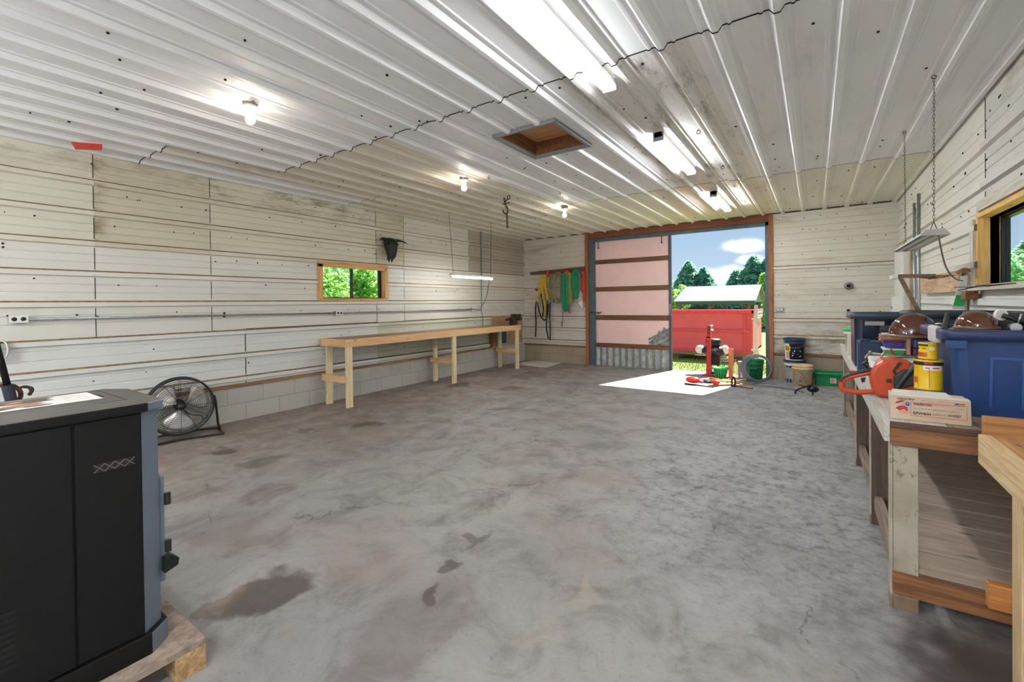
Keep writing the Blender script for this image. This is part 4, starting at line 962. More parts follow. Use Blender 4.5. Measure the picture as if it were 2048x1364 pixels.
for k in range(14): a_ = k * PI / 7; b.beam((-1.42 + .09 * math.cos(a_), 8.80 + .09 * math.sin(a_), .02), (-1.42 + .115 * math.cos(a_), 8.80 + .115 * math.sin(a_), .15), .012, .006, (math.cos(a_), math.sin(a_), 0))
b.build('ribs', greenl, t)
t = thing('orange_stand', 'upright orange steel bracket behind the green basket', 'stand', (-1.275, 8.95, 0)); om = M('orange_paint', c(226, 118, 72), .5)
b = MB(); b.box(-1.31, -1.24, 8.94, 8.965, .012, .53); b.build('upright', om, t, .004); b = MB(); b.box(-1.36, -1.19, 8.89, 9.02, 0, .012); b.build('base_plate', om, t)
b = MB(); b.tube([(-1.24, 8.93, .53), (-1.225, 8.93, .45), (-1.23, 8.93, .06)], .008, 8); b.build('wire_rod', steel, t)
t = thing('clear_bottle', 'clear pinkish plastic bottle beside the orange bracket', 'bottle', (-1.185, 8.88, 0)); b = MB(); b.lathe((-1.185, 8.88, 0), [(0, .003), (.042, 0), (.045, .02), (.045, .2), (.02, .265), (.016, .30), (.016, .32)], 20); b.build('body', clearpl, t); b = MB(); b.cyl((-1.185, 8.88, .30), (-1.185, 8.88, .335), .019, seg=14); b.build('cap', redp, t)
t = thing('paint_can', 'grey metal can beside the clear bottle', 'can', (-1.10, 9.0, 0)); b = MB(); b.lathe((-1.10, 9.0, 0), [(0, .002), (.068, 0), (.068, .01), (.065, .015), (.065, .275), (.068, .28), (.068, .295), (.058, .295), (.056, .285), (0, .285)], 24); b.build('body', steel, t)
bk = bucket('bucket', 'green plastic bucket standing inside the hose loop', -.88, 8.80, 0, .375, .125, .145, green); b = MB()
for i in range(7): a_ = A + random.uniform(-.6, .7); z = random.uniform(.06, .18); wrap(b, rad(z, .375, .125, .145) + .002, rad(z + .03, .375, .125, .145) + .002, z, z + .06, a_, a_ + .09, 0, 3)
b.build('black_print', printk, bk, local=True)
b = MB(); random.seed(9)
for i in range(4):
    R_ = .235 - .012 * i; cx = -.83 + .01 * i
    b.tube([(cx + R_ * 1.0 * math.cos(a_), 8.615 - .012 * i + .03 * math.sin(a_), .242 + R_ * .98 * math.sin(a_) + .006 * math.sin(3 * a_ + i)) for a_ in [k * 2 * PI / 44 for k in range(44)]], .0115, 8, closed=True)
b.tube(curve([(-.72, 8.60, .04), (-.85, 8.45, .013), (-1.0, 8.35, .013), (-.6, 8.28, .013), (-.3, 8.18, .013), (-.15, 8.0, .013)]), .0105, 8)
o = b.build('hose', M('grey_hose', c(122, 124, 138), .4, var=.15, vs=5)); tag(o, 'coiled grey hose standing on edge around the green bucket', 'hose')
t = thing('string_trimmer', 'red and black string trimmer lying in the sun patch on the floor', 'trimmer', (-1.65, 7.9, 0))
b = MB(); b.ball((-1.70, 7.9, .075), (.12, .085, .055)); b.hexa([(-1.68, 7.84, .045), (-1.52, 7.87, .04), (-1.52, 7.93, .04), (-1.68, 7.97, .045)], [(-1.68, 7.85, .115), (-1.54, 7.87, .07), (-1.54, 7.93, .07), (-1.68, 7.96, .115)]); b.build('motor_housing', M('trimmer_red', c(224, 50, 34), .35), t, .008)
b = MB(); b.tube([(-1.56, 7.9, .055), (-1.42, 7.92, .06)], .016, 10); b.build('shaft', black, t)
b = MB(); b.ball((-1.355, 7.92, .06), (.065, .045, .04)); b.build('grip', M('trimmer_red', c(224, 50, 34), .35), t)
b = MB(); b.hexa([(-1.66, 8.10, .002), (-1.40, 8.14, .002), (-1.38, 8.26, .002), (-1.60, 8.26, .002)], [(-1.65, 8.10, .05), (-1.42, 8.14, .05), (-1.40, 8.25, .05), (-1.60, 8.25, .05)]); b.build('guard', black, t, .006)
b = MB(); b.tube([(-1.82, 7.84, .012), (-1.66, 7.80, .012), (-1.35, 7.74, .012)], .010, 8); b.build('blade_bar', black, t)
woodh = W('tool_handle', c(188, 140, 86), c(140, 96, 54), 'x', knots=False)
def rod(name, p, q, r, mat, label, cat):
    b = MB(); b.tube([p, Vector(p).lerp(Vector(q), .5) + Vector((0, 0, .001)), q], r, 10); o = b.build(name, mat); return tag(o, label, cat)
rod('wooden_stick', (-1.45, 7.80, .016), (-1.12, 8.12, .016), .015, woodh, 'brown wooden handle lying left of the black clamp', 'tool')
rod('brown_pipe', (-1.10, 8.03, .018), (-.82, 7.93, .018), .017, woodh, 'brown pipe ending right of the black clamp on the floor', 'handle')
yel = M('yellow_handle', c(226, 168, 60), .45)
rod('hand_tool', (-1.52, 8.52, .02), (-1.38, 8.42, .022), .02, M('orange_handle', c(226, 124, 44), .45), 'orange tool grip lying in front of the red jack', 'tool')
rod('hand_tool', (-1.42, 8.46, .015), (-1.12, 8.5, .015), .013, yel, 'yellow tool handle lying in front of the green basket', 'tool')
rod('hand_tool', (-1.12, 8.35, .015), (-.96, 8.62, .06), .013, yel, 'yellow tool handle leaning toward the hose loop', 'tool')
b = MB(); random.seed(4)
for i in range(5):
    pts = [(-1.40 + random.uniform(-.06, .36), 8.42 + random.uniform(-.14, .1), .012 + random.uniform(0, .02)) for _ in range(6)]
    b.tube(curve(pts, 5), .007, 6)
o = b.build('yellow_cord', M('yellow_cord', c(214, 160, 50), .6)); tag(o, 'tangled yellow cord on the floor in the doorway pile', 'cord')
t = thing('black_clamp', 'black spring clamp standing on the floor in front of the pile', 'clamp', (-1.1, 8.0, 0))
b = MB(); b.tube(curve([(-1.12, 8.0, .03), (-1.125, 8.0, .10), (-1.10, 8.0, .155), (-1.075, 8.0, .10), (-1.08, 8.0, .03)]), .014, 8); b.build('jaw', black, t); b = MB(); b.box(-1.14, -1.06, 7.98, 8.02, 0, .035); b.build('base', black, t, .004)
t = thing('hand_pump', 'white standpipe with joints standing just outside the door', 'pipe', (-1.0, 10.4, -.10))
b = MB(); b.cyl((-1.0, 10.4, .30), (-1.0, 10.4, 1.30), .034, seg=16); b.build('riser', M('pale_pink_pipe', c(228, 206, 198), .5), t)
b = MB(); b.cyl((-1.0, 10.4, -.10), (-1.0, 10.4, .30), .04, seg=16); b.build('lower_pipe', M('rusty_orange', c(196, 116, 70), .6), t)
b = MB(); [b.cyl((-1.0, 10.4, z - .03), (-1.0, 10.4, z + .03), .055, seg=16) for z in (.32, .98)]; b.box(-1.09, -.91, 10.37, 10.43, .36, .39); b.box(-1.08, -.94, 10.37, 10.43, 1.0, 1.03); b.build('coupling', M('pale_coupling', c(222, 200, 186), .5), t, .003)
t = thing('ground_tool', 'black pry tool lying on the floor before the cream bucket', 'tool', (-.12, 7.85, 0))
b = MB(); b.tube(curve([(-.235, 7.72, .02), (-.24, 7.73, .06), (-.20, 7.76, .09), (-.12, 7.82, .12), (-.06, 7.87, .14)]), .013, 8); b.build('hook_arm', black, t)
b = MB(); b.ball((-.03, 7.89, .085), (.075, .04, .05)); b.build('head', M('black_shiny', c(22, 24, 34), .25), t)
b = MB(); b.tube(curve([(-.06, 7.88, .12), (-.02, 7.92, .20), (.0, 7.95, .22)]), .01, 8); b.tube([(-.13, 7.84, .12), (-.2, 7.92, .13)], .008, 6); b.tube([(-.03, 7.89, .04), (-.03, 7.89, .0)], .012, 8); b.build('lever', iron, t)

# ================================================================ RIGHT WALL FITTINGS
conduit([(XR - .042, 7.50, .0), (XR - .042, 7.50, 2.60)], 'left one of two vertical conduits on the right wall', .016)
conduit([(XR - .044, 7.20, .0), (XR - .044, 7.20, 2.66)], 'right one of two vertical conduits on the right wall', .018)
t = thing('electrical_panel', 'tall white electrical panel on the right wall near the back corner', 'panel', (XR, 8.3, 1.6)); b = MB(); b.box(XR - .09, XR - .034, 7.95, 8.75, 1.02, 2.14); b.build('cabinet', M('panel_white', c(224, 218, 208), .5), t, .004); b = MB(); b.box(XR - .10, XR - .09, 8.0, 8.70, 1.07, 2.09); b.build('panel_door', whitep, t, .003)
b = MB(); b.box(XR - .07, XR - .002, 7.60, 7.70, .95, 2.12); o = b.build('wood_stud', W('stud', c(196, 178, 150), c(150, 128, 100), 'z'), None, .002); tag(o, 'narrow grey wooden stud between electrical panel and conduits', 'stud')
t = thing('switch_box', 'small white breaker box hung on the electrical panel', 'switch', (XR - .14, 8.35, 1.2)); b = MB(); b.box(XR - .165, XR - .10, 8.28, 8.48, 1.09, 1.43); b.build('box', whitepl, t, .006); b = MB(); b.box(XR - .172, XR - .165, 8.35, 8.41, 1.25, 1.29); b.build('switch', greypaint, t)
# wooden bracket shelf
t = thing('shelf_bracket', 'wooden shelf bracket with a diagonal brace on the right wall', 'bracket', (.9, 6.3, 1.6))
wb_ = W('bracket', c(138, 112, 88), c(102, 80, 60), 'x')
b = MB(); b.beam((.735, 6.28, 1.640), (XR - .051, 6.28, 1.630), .04, .04); b.build('arm', wb_, t, .002)
b = MB(); b.beam((.755, 6.28, 1.63), (.995, 6.28, 1.03), .032, .038); b.build('brace', wb_, t, .002)
b = MB(); b.box(.69, .736, 6.24, 6.5, 1.612, 1.655); b.build('front_lip', M('white_lip', c(226, 228, 228), .5), t, .003)
t = thing('nail_board', 'pale pine board full of nails on the right wall below the shop light', 'board', (XR, 6.3, 1.56)); b = MB(); b.box(XR - .056, XR - .034, 5.36, 7.05, 1.455, 1.64); b.build('board', W('nail_board', c(216, 184, 152), c(184, 146, 112), 'y', grain=.6), t, .002)
for i in range(7):
    b = MB(); y = 5.45 + i * .13; b.cyl((XR - .045, y, 1.60), (XR - .17, y + .04, 1.615 - random.uniform(0, .03)), .0035, seg=6); b.build('nail', iron, t)
t = thing('packaged_tool', 'tan and white packaged trowel with a green label hanging on the right wall', 'tool', (XR - .1, 5.15, 1.45))
b = MB(); y = 5.12
b.hexa([(0.997, y, 1.305), (1.047, y, 1.30), (1.047, y + .05, 1.30), (0.997, y + .05, 1.305)], [(1.027, y, 1.59), (1.077, y, 1.60), (1.077, y + .05, 1.60), (1.027, y + .05, 1.59)]); b.build('cardboard_back', M('tan_card', c(196, 170, 142), .7), t, .002)
b = MB(); b.hexa([(0.942, y - .01, 1.31), (1.017, y - .01, 1.305), (1.017, y + .004, 1.305), (0.942, y + .004, 1.31)], [(0.997, y - .01, 1.58), (1.037, y - .01, 1.58), (1.037, y + .004, 1.58), (0.997, y + .004, 1.58)]); b.build('plastic_sleeve', M('pale_sleeve', c(216, 216, 206), .35), t)
b = MB(); b.hexa([(0.947, y - .014, 1.335), (1.014, y - .014, 1.33), (1.014, y - .0105, 1.33), (0.947, y - .0105, 1.335)], [(0.967, y - .014, 1.425), (1.027, y - .014, 1.42), (1.027, y - .0105, 1.42), (0.967, y - .0105, 1.425)]); b.build('green_label', greenl, t)
b = MB(); b.tube(curve([(0.972, y, 1.60), (1.017, y, 1.635), (1.072, y + .02, 1.61)]), .012, 8); b.build('handle', woodh, t)
b = MB(); b.tube([(1.06, 4.95, 1.40), (1.0, 4.94, 1.385), (1.0, 4.93, 1.30), (.985, 4.92, 1.22)], .006, 6); o = b.build('wire_hook', iron); tag(o, 'bent dark wire hook below the corner of the right window', 'hook')
b = MB(); b.box(XR - .10, XR - .025, 4.93, 5.06, 1.385, 1.452); o = b.build('wood_block', W('block_brown', c(150, 96, 60), c(110, 66, 38), 'y'), None, .003); tag(o, 'short brown wood block under the corner of the right window sill', 'block')
# shop light
t = thing('shop_light', 'unlit white shop light hanging on two long chains by the right wall', 'light', (.68, 4.78, 1.83))
b = MB(); pr = [(.615, 1.835), (.632, 1.858), (.735, 1.872), (.75, 1.852), (.745, 1.832), (.735, 1.828), (.632, 1.828)]
V = []
for y in (4.15, 5.40):
    V += [(x, y, z) for x, z in [(.60, 1.83), (.635, 1.868), (.73, 1.868), (.76, 1.83), (.752, 1.83), (.725, 1.860), (.64, 1.860), (.608, 1.83)]]
b.add(V, [(k, (k + 1) % 8, 8 + (k + 1) % 8, 8 + k) for k in range(8)]); b.build('reflector', M('reflector_white', c(220, 218, 212), .45), t)
for y in (4.145, 5.40):
    b = MB(); b.hexa([(.60, y, 1.83), (.76, y, 1.83), (.76, y + .006, 1.83), (.60, y + .006, 1.83)], [(.635, y, 1.872), (.73, y, 1.872), (.73, y + .006, 1.872), (.635, y + .006, 1.872)]); b.build('end_plate', M('end_grey', c(188, 184, 180), .5), t)
for x in (.655, .71):
    b = MB(); b.cyl((x, 4.17, 1.842), (x, 5.38, 1.842), .014, seg=12); b.build('tube', whitepl, t)
for y, yc, n in ((4.20, 4.18, 40), (5.36, 5.401, 40)):
    b = MB(); b.tube([(.66, y - .03, 1.868), (.684, y, 1.93), (.708, y + .03, 1.868)], .0025, 6); chain(b, (.684, y, 1.925), (.684, yc, H - .03), n, .0055, .0015); b.tube([(.684 + .012 * math.cos(k * .628), yc, H - .022 + .012 * math.sin(k * .628)) for k in range(10)], .003, 6, closed=True); b.build('chain', iron, t)
b = MB(); b.tube(curve([(.70, 4.16, 1.85), (.72, 4.2, 1.74), (.80, 4.5, 1.62), (.92, 4.9, 1.555), (1.02, 5.15, 1.54)]), .005, 6); b.build('power_cord', M('grey_cord', c(110, 106, 102), .6), t)

# ================================================================ RIGHT BENCH
random.seed(31)
ZT = .85
t = thing('workbench', 'old painted plank workbench along the right wall carrying tools and totes', 'workbench', (.7, 4.6, 0))
def leg_stain():
    m = NT('stained_white_leg'); v = m.coord()
    a = m.mix(m.rng(m.noise(v, 5, 4), .35, .65), c(182, 172, 156), c(160, 149, 132))
    a = m.mix(m.rng(m.noise(m.scale(v, (14, 14, 8)), 1.2, 7, .72), .56, .64, 0, .7), a, c(92, 76, 60))
    sx = m.n('ShaderNodeSeparateXYZ'); m.l(m.coord(True), sx.inputs[0])
    m.col(m.mix(m.math('MULTIPLY', m.rng(sx.outputs[2], .075, .05), .8), a, c(120, 92, 62))); m.rough(.8); return m.m
gx_, gy_, gz_ = (W('bench_weathered', c(158, 140, 124), c(112, 94, 80), a_, knots=False) for a_ in 'xyz')
wpy, wpz = W('bench_white_paint', c(212, 208, 200), c(184, 176, 164), 'y', knots=False), leg_stain()
dkz = W('bench_dark_leg', c(112, 90, 78), c(78, 60, 50), 'z'); orx = W('bench_orange', c(150, 102, 64), c(112, 70, 40), 'x')
for i in range(4):
    b = MB(); x = .278 + i * .195; b.box(x, x + .191, 2.62, 6.78, ZT - .034, ZT); b.build('top_plank', wpy if i == 0 else gy_, t, .002)
b = MB(); b.hexa([(.258, 2.615, .755), (.278, 2.615, .755), (.278, 6.80, .755), (.258, 6.80, .755)], [(.258, 2.615, ZT + .002), (.278, 2.615, ZT + .002), (.278, 6.80, ZT + .002), (.258, 6.80, ZT + .002)]); b.build('front_fascia', wpy, t, .002)
b = MB(); b.box(.279, 1.05, 2.60, 2.622, .745, .822); b.build('end_rail', orx, t, .002)
b = MB(); b.box(.279, 1.05, 2.604, 2.622, .823, .848); b.build('end_rail', W('bench_brown', c(112, 82, 64), c(80, 56, 42), 'x'), t, .002)
for i, (y, mz) in enumerate(((2.622, wpz), (3.53, dkz), (4.71, dkz), (6.62, gz_))):
    for x in (.287, .97):
        b = MB(); b.box(x, x + .088, y, y + .04, 0, ZT - .034); b.build('leg', mz, t, .003)
    if i:
        b = MB(); b.box(.279, .2868, y - .002, y + .045, .0, .755); b.build('leg_face', wpz, t, .002)
b = MB(); b.box(.276, .287, 2.618, 2.664, 0.0, .756); b.build('leg_face', wpz, t, .002)
b = MB(); b.box(.284, 1.05, 2.582, 2.620, .085, .172); b.build('shelf_rail', orx, t, .003)
b = MB(); b.box(.376, 1.05, 2.624, 2.66, .10, .182); b.build('shelf_rail', W('bench_brown', c(112, 82, 64), c(80, 56, 42), 'x'), t, .003)
y = 2.625
while y < 6.7:
    wd_ = random.uniform(.19, .27); b = MB(); b.box(.376, 1.05, y, y + wd_ - .009, .182, .204); b.build('shelf_board', W('shelf_board', c(180, 163, 148), c(162, 144, 129), 'x', knots=True, grain=.45), t, .002); y += wd_
b = MB(); b.box(.300, .34, 2.665, 6.6, .10, .182); b.build('shelf_stringer', gy_, t)
# near bench
t = thing('workbench', 'newer pale pine workbench at the right edge nearest the camera', 'workbench', (.8, 1.8, 0))
nx, ny, nz = (W('new_pine', c(222, 196, 156), c(196, 162, 116), a_) for a_ in 'xyz'); nox, noy = W('new_pine_top', c(198, 152, 102), c(168, 120, 74), 'x'), W('new_pine_top', c(198, 152, 102), c(168, 120, 74), 'y')
b = MB(); b.box(.57, 1.06, .9, 2.50, .838, .856); b.build('tabletop', noy, t, .002)
b = MB(); b.box(.535, .573, .9, 2.505, .742, .858); b.build('front_apron', ny, t, .004)
b = MB(); b.box(.573, 1.06, 2.468, 2.50, .745, .838); b.build('end_apron', nx, t, .003)
b = MB(); b.box(.55, 1.06, 2.502, 2.53, .80, .93); b.build('back_splash', W('splash', c(178, 128, 78), c(146, 96, 52), 'x'), t, .003)
for x, y in ((.574, 2.20), (.574, 1.0), (1.0, 2.20), (1.0, 1.0)):
    b = MB(); b.box(x, x + .04, y, y + .09, 0, .742); b.build('leg', nz, t, .003)
b = MB(); b.box(.517, 1.06, 2.296, 2.335, .27, .36); b.build('cross_rail', W('new_orange', c(190, 130, 70), c(160, 100, 46), 'x'), t, .003)
b = MB(); b.box(.577, .61, 1.09, 2.198, .30, .36); b.build('cross_rail', ny, t, .003)

# ---- cardboard box with print
t = thing('cardboard_box', 'tan cardboard box with red and blue print at the near bench end', 'box', (.42, 2.73, ZT))
F_, BK = 2.665, 2.795; x0, x1, z0, z1 = .285, .552, ZT + .001, .957
card = M('cardboard', c(208, 187, 166), .8, var=.06, vs=10, col2=c(190, 164, 140)); cardt = M('cardboard_top', c(226, 218, 206), .8, var=.05)
b = MB(); b.hexa([(x0, F_, z0), (x1, F_, z0), (x1 + .006, BK, z0), (x0 + .01, BK + .02, z0)], [(x0 + .002, F_ + .004, z1), (x1 - .002, F_ + .006, z1), (x1 - .004, BK, z1), (x0 + .008, BK + .02, z1)]); b.build('carton', [card], t, .002)
b = MB(); b.box(x0 + .002, x1 - .004, F_ + .002, F_ + .055, z1, z1 + .003); b.hexa([(x0 + .01, F_ + .06, z1), (x1 - .05, F_ + .06, z1), (x1 - .06, BK, z1), (x0 + .02, BK, z1)], [(x0 + .01, F_ + .06, z1 + .003), (x1 - .05, F_ + .06, z1 + .003), (x1 - .06, BK, z1 + .010), (x0 + .02, BK, z1 + .010)]); b.build('flap', cardt, t)
W_, Hh = x1 - x0, z1 - z0
def pf(u, v, e=.0008): return (x0 + u * W_, F_ + v * .004 - e, z0 + v * Hh)
b = MB()
def patch(pts, mi, e=.0008): b.add([pf(u, v, e) for u, v in pts], [tuple(range(len(pts)))], mi)
def rect_(u0, u1, v0, v1, mi, e=.0008): patch([(u0, v0), (u1, v0), (u1, v1), (u0, v1)], mi, e)
for q in ((.265, .945, .765, .78), (.265, .945, .20, .215), (.265, .269, .20, .78), (.941, .945, .20, .78)): rect_(*q, 2)
# red and pink swoosh logo with a blue disc
patch([(.06, .66), (.09, .76), (.15, .83), (.20, .80), (.15, .74), (.10, .68)], 2); patch([(.07, .46), (.11, .56), (.17, .60), (.22, .54), (.23, .40), (.19, .34), (.13, .36)], 2); patch([(.12, .56), (.17, .72), (.21, .69), (.17, .52)], 4); patch([(.10, .36), (.18, .46), (.24, .32), (.20, .26), (.13, .28)], 4, .0012)
patch([(.224 + .028 * math.cos(k * .5236), .68 + .085 * math.sin(k * .5236)) for k in range(12)], 3, .0012); patch([(.224 + .012 * math.cos(k * .785), .70 + .03 * math.sin(k * .785)) for k in range(8)], 4, .0016)
# little flag at the upper right
patch([(.80, .86), (.85, .88), (.86, .82), (.81, .80)], 3); patch([(.86, .86), (.93, .88), (.92, .84), (.865, .83)], 2); patch([(.85, .80), (.91, .82), (.92, .78), (.85, .76)], 5)
def letters(txt, u, v, size, mi, sh=0, sx=1.0):
    vs, fs = text_mb(txt, size, lambda a_, q: pf(u + a_ * sx / W_, v + q / Hh, .0014), sh)
    b.add(vs, fs, mi)
rect_(.27, .74, .69, .762, 4, .0006)
letters('Cabinet floor', .08, .855, .0125, 1, .5, .92)
rnd = random.Random(2)
def scribble(u0, u1, v, h, mi, dens=60):
    u = u0
    while u < u1:
        w_ = rnd.uniform(.004, .013); hh = h * rnd.uniform(.5, 1); o_ = rnd.uniform(0, h - hh) if h > hh else 0
        rect_(u, u + w_ * .7, v + o_, v + o_ + hh, mi, .0012); u += w_ + rnd.uniform(.002, .008)
scribble(.40, .78, .84, .05, 5); letters('PARKON', .30, .655, .0145, 1, .35, 1.0); scribble(.50, .76, .665, .07, 4)
scribble(.30, .50, .50, .05, 6); scribble(.54, .86, .49, .04, 6); letters('EPW40H', .295, .27, .0165, 1, 0, .95); scribble(.54, .70, .32, .035, 1); scribble(.72, .87, .28, .13, 1); scribble(.84, .91, .63, .03, 6)
b.build('print', [card, printk, M('box_red', c(176, 60, 56), .7), printb, M('box_pink', c(220, 150, 140), .7), M('box_tan', c(190, 136, 100), .7), M('box_grey', c(120, 114, 104), .7)], t)
# ---- cans
def can(name, label, cx, cy, z, r, h, body, bits, lidm=steel):
    t = thing(name, label, 'can', (cx, cy, z))
    b = MB(); b.lathe((0, 0, 0), [(0, .001), (r, 0), (r, .006), (r - .002, .009), (r - .002, h - .010), (r, h - .007), (r, h)], 32); b.build('body', body, t, local=True)
    b = MB(); b.lathe((0, 0, 0), [(r, h - .001), (r - .002, h + .001), (r - .008, h + .001), (r - .010, h - .004), (r * .75, h - .004), (r * .72, h - .002), (0, h - .002)], 32); b.build('lid', lidm, t, local=True)
    b = MB()
    for a0, a1, z0, z1, mi in bits: wrap(b, r - .0008 + mi * .0002, r - .0008 + mi * .0002, z0 * h, z1 * h, A - .12 + a0, A - .12 + a1, mi)
    b.build('label', [printk, whitep, M('label_rust', c(196, 92, 34), .6), redp, M('label_gold', c(206, 160, 30), .5)], t, local=True); return t
can('tin_can', 'teal tin can under the two yellow cans', .470, 3.02, ZT, .055, .094, M('teal_can', c(84, 134, 128), .4), [(-1, 1, .45, .6, 0)])
teal_top = ZT + .096
cb_ = [(-1.6, 1.6, .82, .97, 0), (-.35, 1.1, .66, .82, 1), (-1.5, -.75, .22, .42, 2), (-.25, .35, .86, .93, 3), (.06, .10, .06, .74, 2), (-.75, -.72, .05, .8, 4), (.3, .8, .72, .76, 3), (-.2, .1, .72, .75, 3)]
can('paint_can', 'large yellow can with a dark top band stacked on the teal can', .470, 3.02, teal_top, .056, .148, yellow, cb_)
can('paint_can', 'small yellow can topmost of the can stack', .470, 3.02, teal_top + .150, .0385, .083, yellow, [(-1.5, 0, .80, .98, 0), (-1.2, -.1, .16, .42, 2), (-1.4, -1.1, .6, .68, 0), (-.7, -.2, .62, .68, 2), (.1, .7, .55, .75, 1)])
# ---- chainsaw
t = thing('chainsaw', 'orange chainsaw with its rear handle hanging over the bench edge', 'chainsaw', (.3, 3.25, ZT))
cs = lambda pts: [(u, v) for u, v in pts]
Yc = 3.25
orm = M('chainsaw_orange', c(196, 74, 34), .38, var=.05, vs=4)
b = MB(); b.prism([(.285, .853), (.40, .853), (.47, .87), (.47, 1.02), (.425, 1.055), (.36, 1.068), (.31, 1.058), (.275, 1.03), (.258, .985), (.262, .92), (.27, .88)], 'y', Yc - .06, Yc + .10); b.build('housing', orm, t, .016)
b = MB(); b.prism([(.355, .90), (.47, .95), (.47, 1.0), (.40, 1.02), (.355, .98)], 'y', Yc - .082, Yc - .058); b.build('clutch_cover', M('dark_grey_cover', c(54, 52, 54), .45), t, .008)
b = MB(); b.tube(curve([(.285, Yc, .985), (.235, Yc, .972), (.175, Yc, .950), (.137, Yc, .925), (.128, Yc, .885), (.145, Yc, .868), (.20, Yc, .862), (.25, Yc, .868), (.29, Yc, .875)]), .0145, 10); b.build('rear_handle', orm, t)
b = MB(); b.tube(curve([(.275, Yc - .003, 1.0), (.23, Yc - .003, .984), (.175, Yc - .003, .962), (.137, Yc - .003, .938), (.126, Yc - .003, .915)]), .0125, 8); b.build('handle_grip', black, t)
b = MB(); b.box(.165, .20, Yc - .012, Yc + .012, .968, .984); b.build('throttle_lock', redp, t, .004)
b = MB(); b.prism([(.215, .944), (.24, .95), (.235, .925), (.222, .918)], 'y', Yc - .006, Yc + .006); b.build('trigger', black, t)
b = MB(); b.tube(curve([(.345, Yc - .075, .862), (.375, Yc - .085, .93), (.42, Yc - .085, 1.01), (.47, Yc - .05, 1.07), (.48, Yc + .05, 1.08), (.46, Yc + .12, 1.0)]), .0135, 10); b.build('front_handle', M('handle_black_green', c(44, 50, 50), .45), t)
b = MB(); b.prism([(.372, .96), (.385, .965), (.362, 1.005), (.388, 1.05), (.378, 1.055), (.35, 1.005)], 'y', Yc - .072, Yc - .060); b.build('chain_brake', black, t)
b = MB(); b.box(.325, .347, Yc - .064, Yc - .059, .938, .958); b.cyl((.385, Yc - .088, .95), (.385, Yc - .08, .95), .010, seg=10); b.cyl((.395, Yc - .088, .965), (.395, Yc - .08, .965), .007, seg=10); b.build('bar_nuts', iron, t)
b = MB(); b.cyl((.258, Yc + .02, 1.01), (.232, Yc + .02, 1.035), .016, seg=12); b.build('choke_knob', black, t)
b = MB(); b.box(.46, .515, Yc + .02, Yc + .026, .91, .975); b.build('guide_bar', steel, t, .002)
b = MB(); b.box(.255, .285, Yc - .04, Yc + .06, 1.01, 1.05); b.build('filter_cover', whitepl, t, .01)
# ---- white tray of clamps behind the chainsaw
t = thing('parts_tray', 'white plastic tray with clamps and tools behind the chainsaw', 'tray', (.40, 3.62, ZT))
b = MB(); b.hexa([(.32, 3.5, ZT), (.52, 3.5, ZT), (.52, 3.75, ZT), (.32, 3.75, ZT)], [(.285, 3.47, 1.025), (.535, 3.47, 1.03), (.535, 3.78, 1.03), (.285, 3.78, 1.025)]); b.build('tray', whitepl, t, .012)
b = MB(); b.tube([(.285, 3.55, 1.062), (.40, 3.56, 1.05), (.53, 3.58, 1.045)], .007, 8); b.tube([(.255, 3.50, 1.035), (.285, 3.55, 1.068)], .006, 8); b.ball((.285, 3.55, 1.068), .010); o = b.build('bar_clamp', M('brass_grey', c(170, 158, 128), .4, .6)); tag(o, 'thin brass coloured bar clamp lying over the white tray', 'clamp')
b = MB(); b.tube([(.325, 3.49, 1.005), (.332, 3.49, 1.05), (.352, 3.49, 1.085)], .006, 8); b.tube([(.318, 3.48, 1.0), (.335, 3.5, 1.0)], .007, 6); o = b.build('small_clamp', M('brass_grey', c(170, 158, 128), .4, .6)); tag(o, 'small clamp hooked over the front of the white tray', 'clamp')
t = thing('pliers', 'dark pliers with red grips lying on the white tray', 'pliers', (.42, 3.6, 1.04)); b = MB(); b.tube([(.40, 3.6, 1.047), (.385, 3.6, 1.10)], [.009, .003], 8); b.build('grip', redp, t); b = MB(); b.tube([(.40, 3.6, 1.045), (.53, 3.62, 1.045)], [.014, .009], 8); b.build('jaw', iron, t)
# ---- navy tool case
t = thing('tool_case', 'dark navy plastic tool case standing upright on the bench edge', 'case', (.33, 4.12, ZT)); b = MB(); b.box(.258, .40, 4.08, 4.20, ZT + .012, 1.095); b.build('shell', navy, t, .012); b = MB(); b.box(.254, .404, 4.13, 4.15, ZT, 1.10); b.build('seam_lip', M('navy_lip', c(92, 106, 134), .4), t, .003)
b = MB(); b.tube([(.285, 4.12, 1.095), (.285, 4.12, 1.105), (.325, 4.12, 1.105), (.325, 4.12, 1.095)], .006, 8); b.build('handle', navy, t)
# ---- small plastic boxes
def pbox(label, x0, x1, y0, y1, z0, z1, mat, lid):
    t = thing('plastic_box', label, 'box', ((x0 + x1) / 2, (y0 + y1) / 2, z0)); b = MB(); b.hexa([(x0 + .008, y0 + .008, z0), (x1 - .008, y0 + .008, z0), (x1 - .008, y1 - .008, z0), (x0 + .008, y1 - .008, z0)], [(x0, y0, z1 - .012), (x1, y0, z1 - .012), (x1, y1, z1 - .012), (x0, y1, z1 - .012)]); b.build('bin', mat, t, .006); b = MB(); b.box(x0 - .004, x1 + .004, y0 - .004, y1 + .004, z1 - .012, z1); b.build('lid', lid, t, .004)
purp = M('violet_plastic', c(72, 74, 156), .4)
pbox('grey plastic box lowest of the stack behind the tray', .385, .50, 3.90, 4.06, ZT, 1.015, M('box_grey_pl', c(120, 128, 140), .45), greypaint)
pbox('green plastic box with pale lid behind the white tray', .385, .495, 3.90, 4.05, 1.016, 1.066, greenl, whitepl)
pbox('violet blue plastic box on top of the green one', .385, .495, 3.90, 4.05, 1.067, 1.118, purp, M('maroon_lid', c(110, 40, 66), .5))
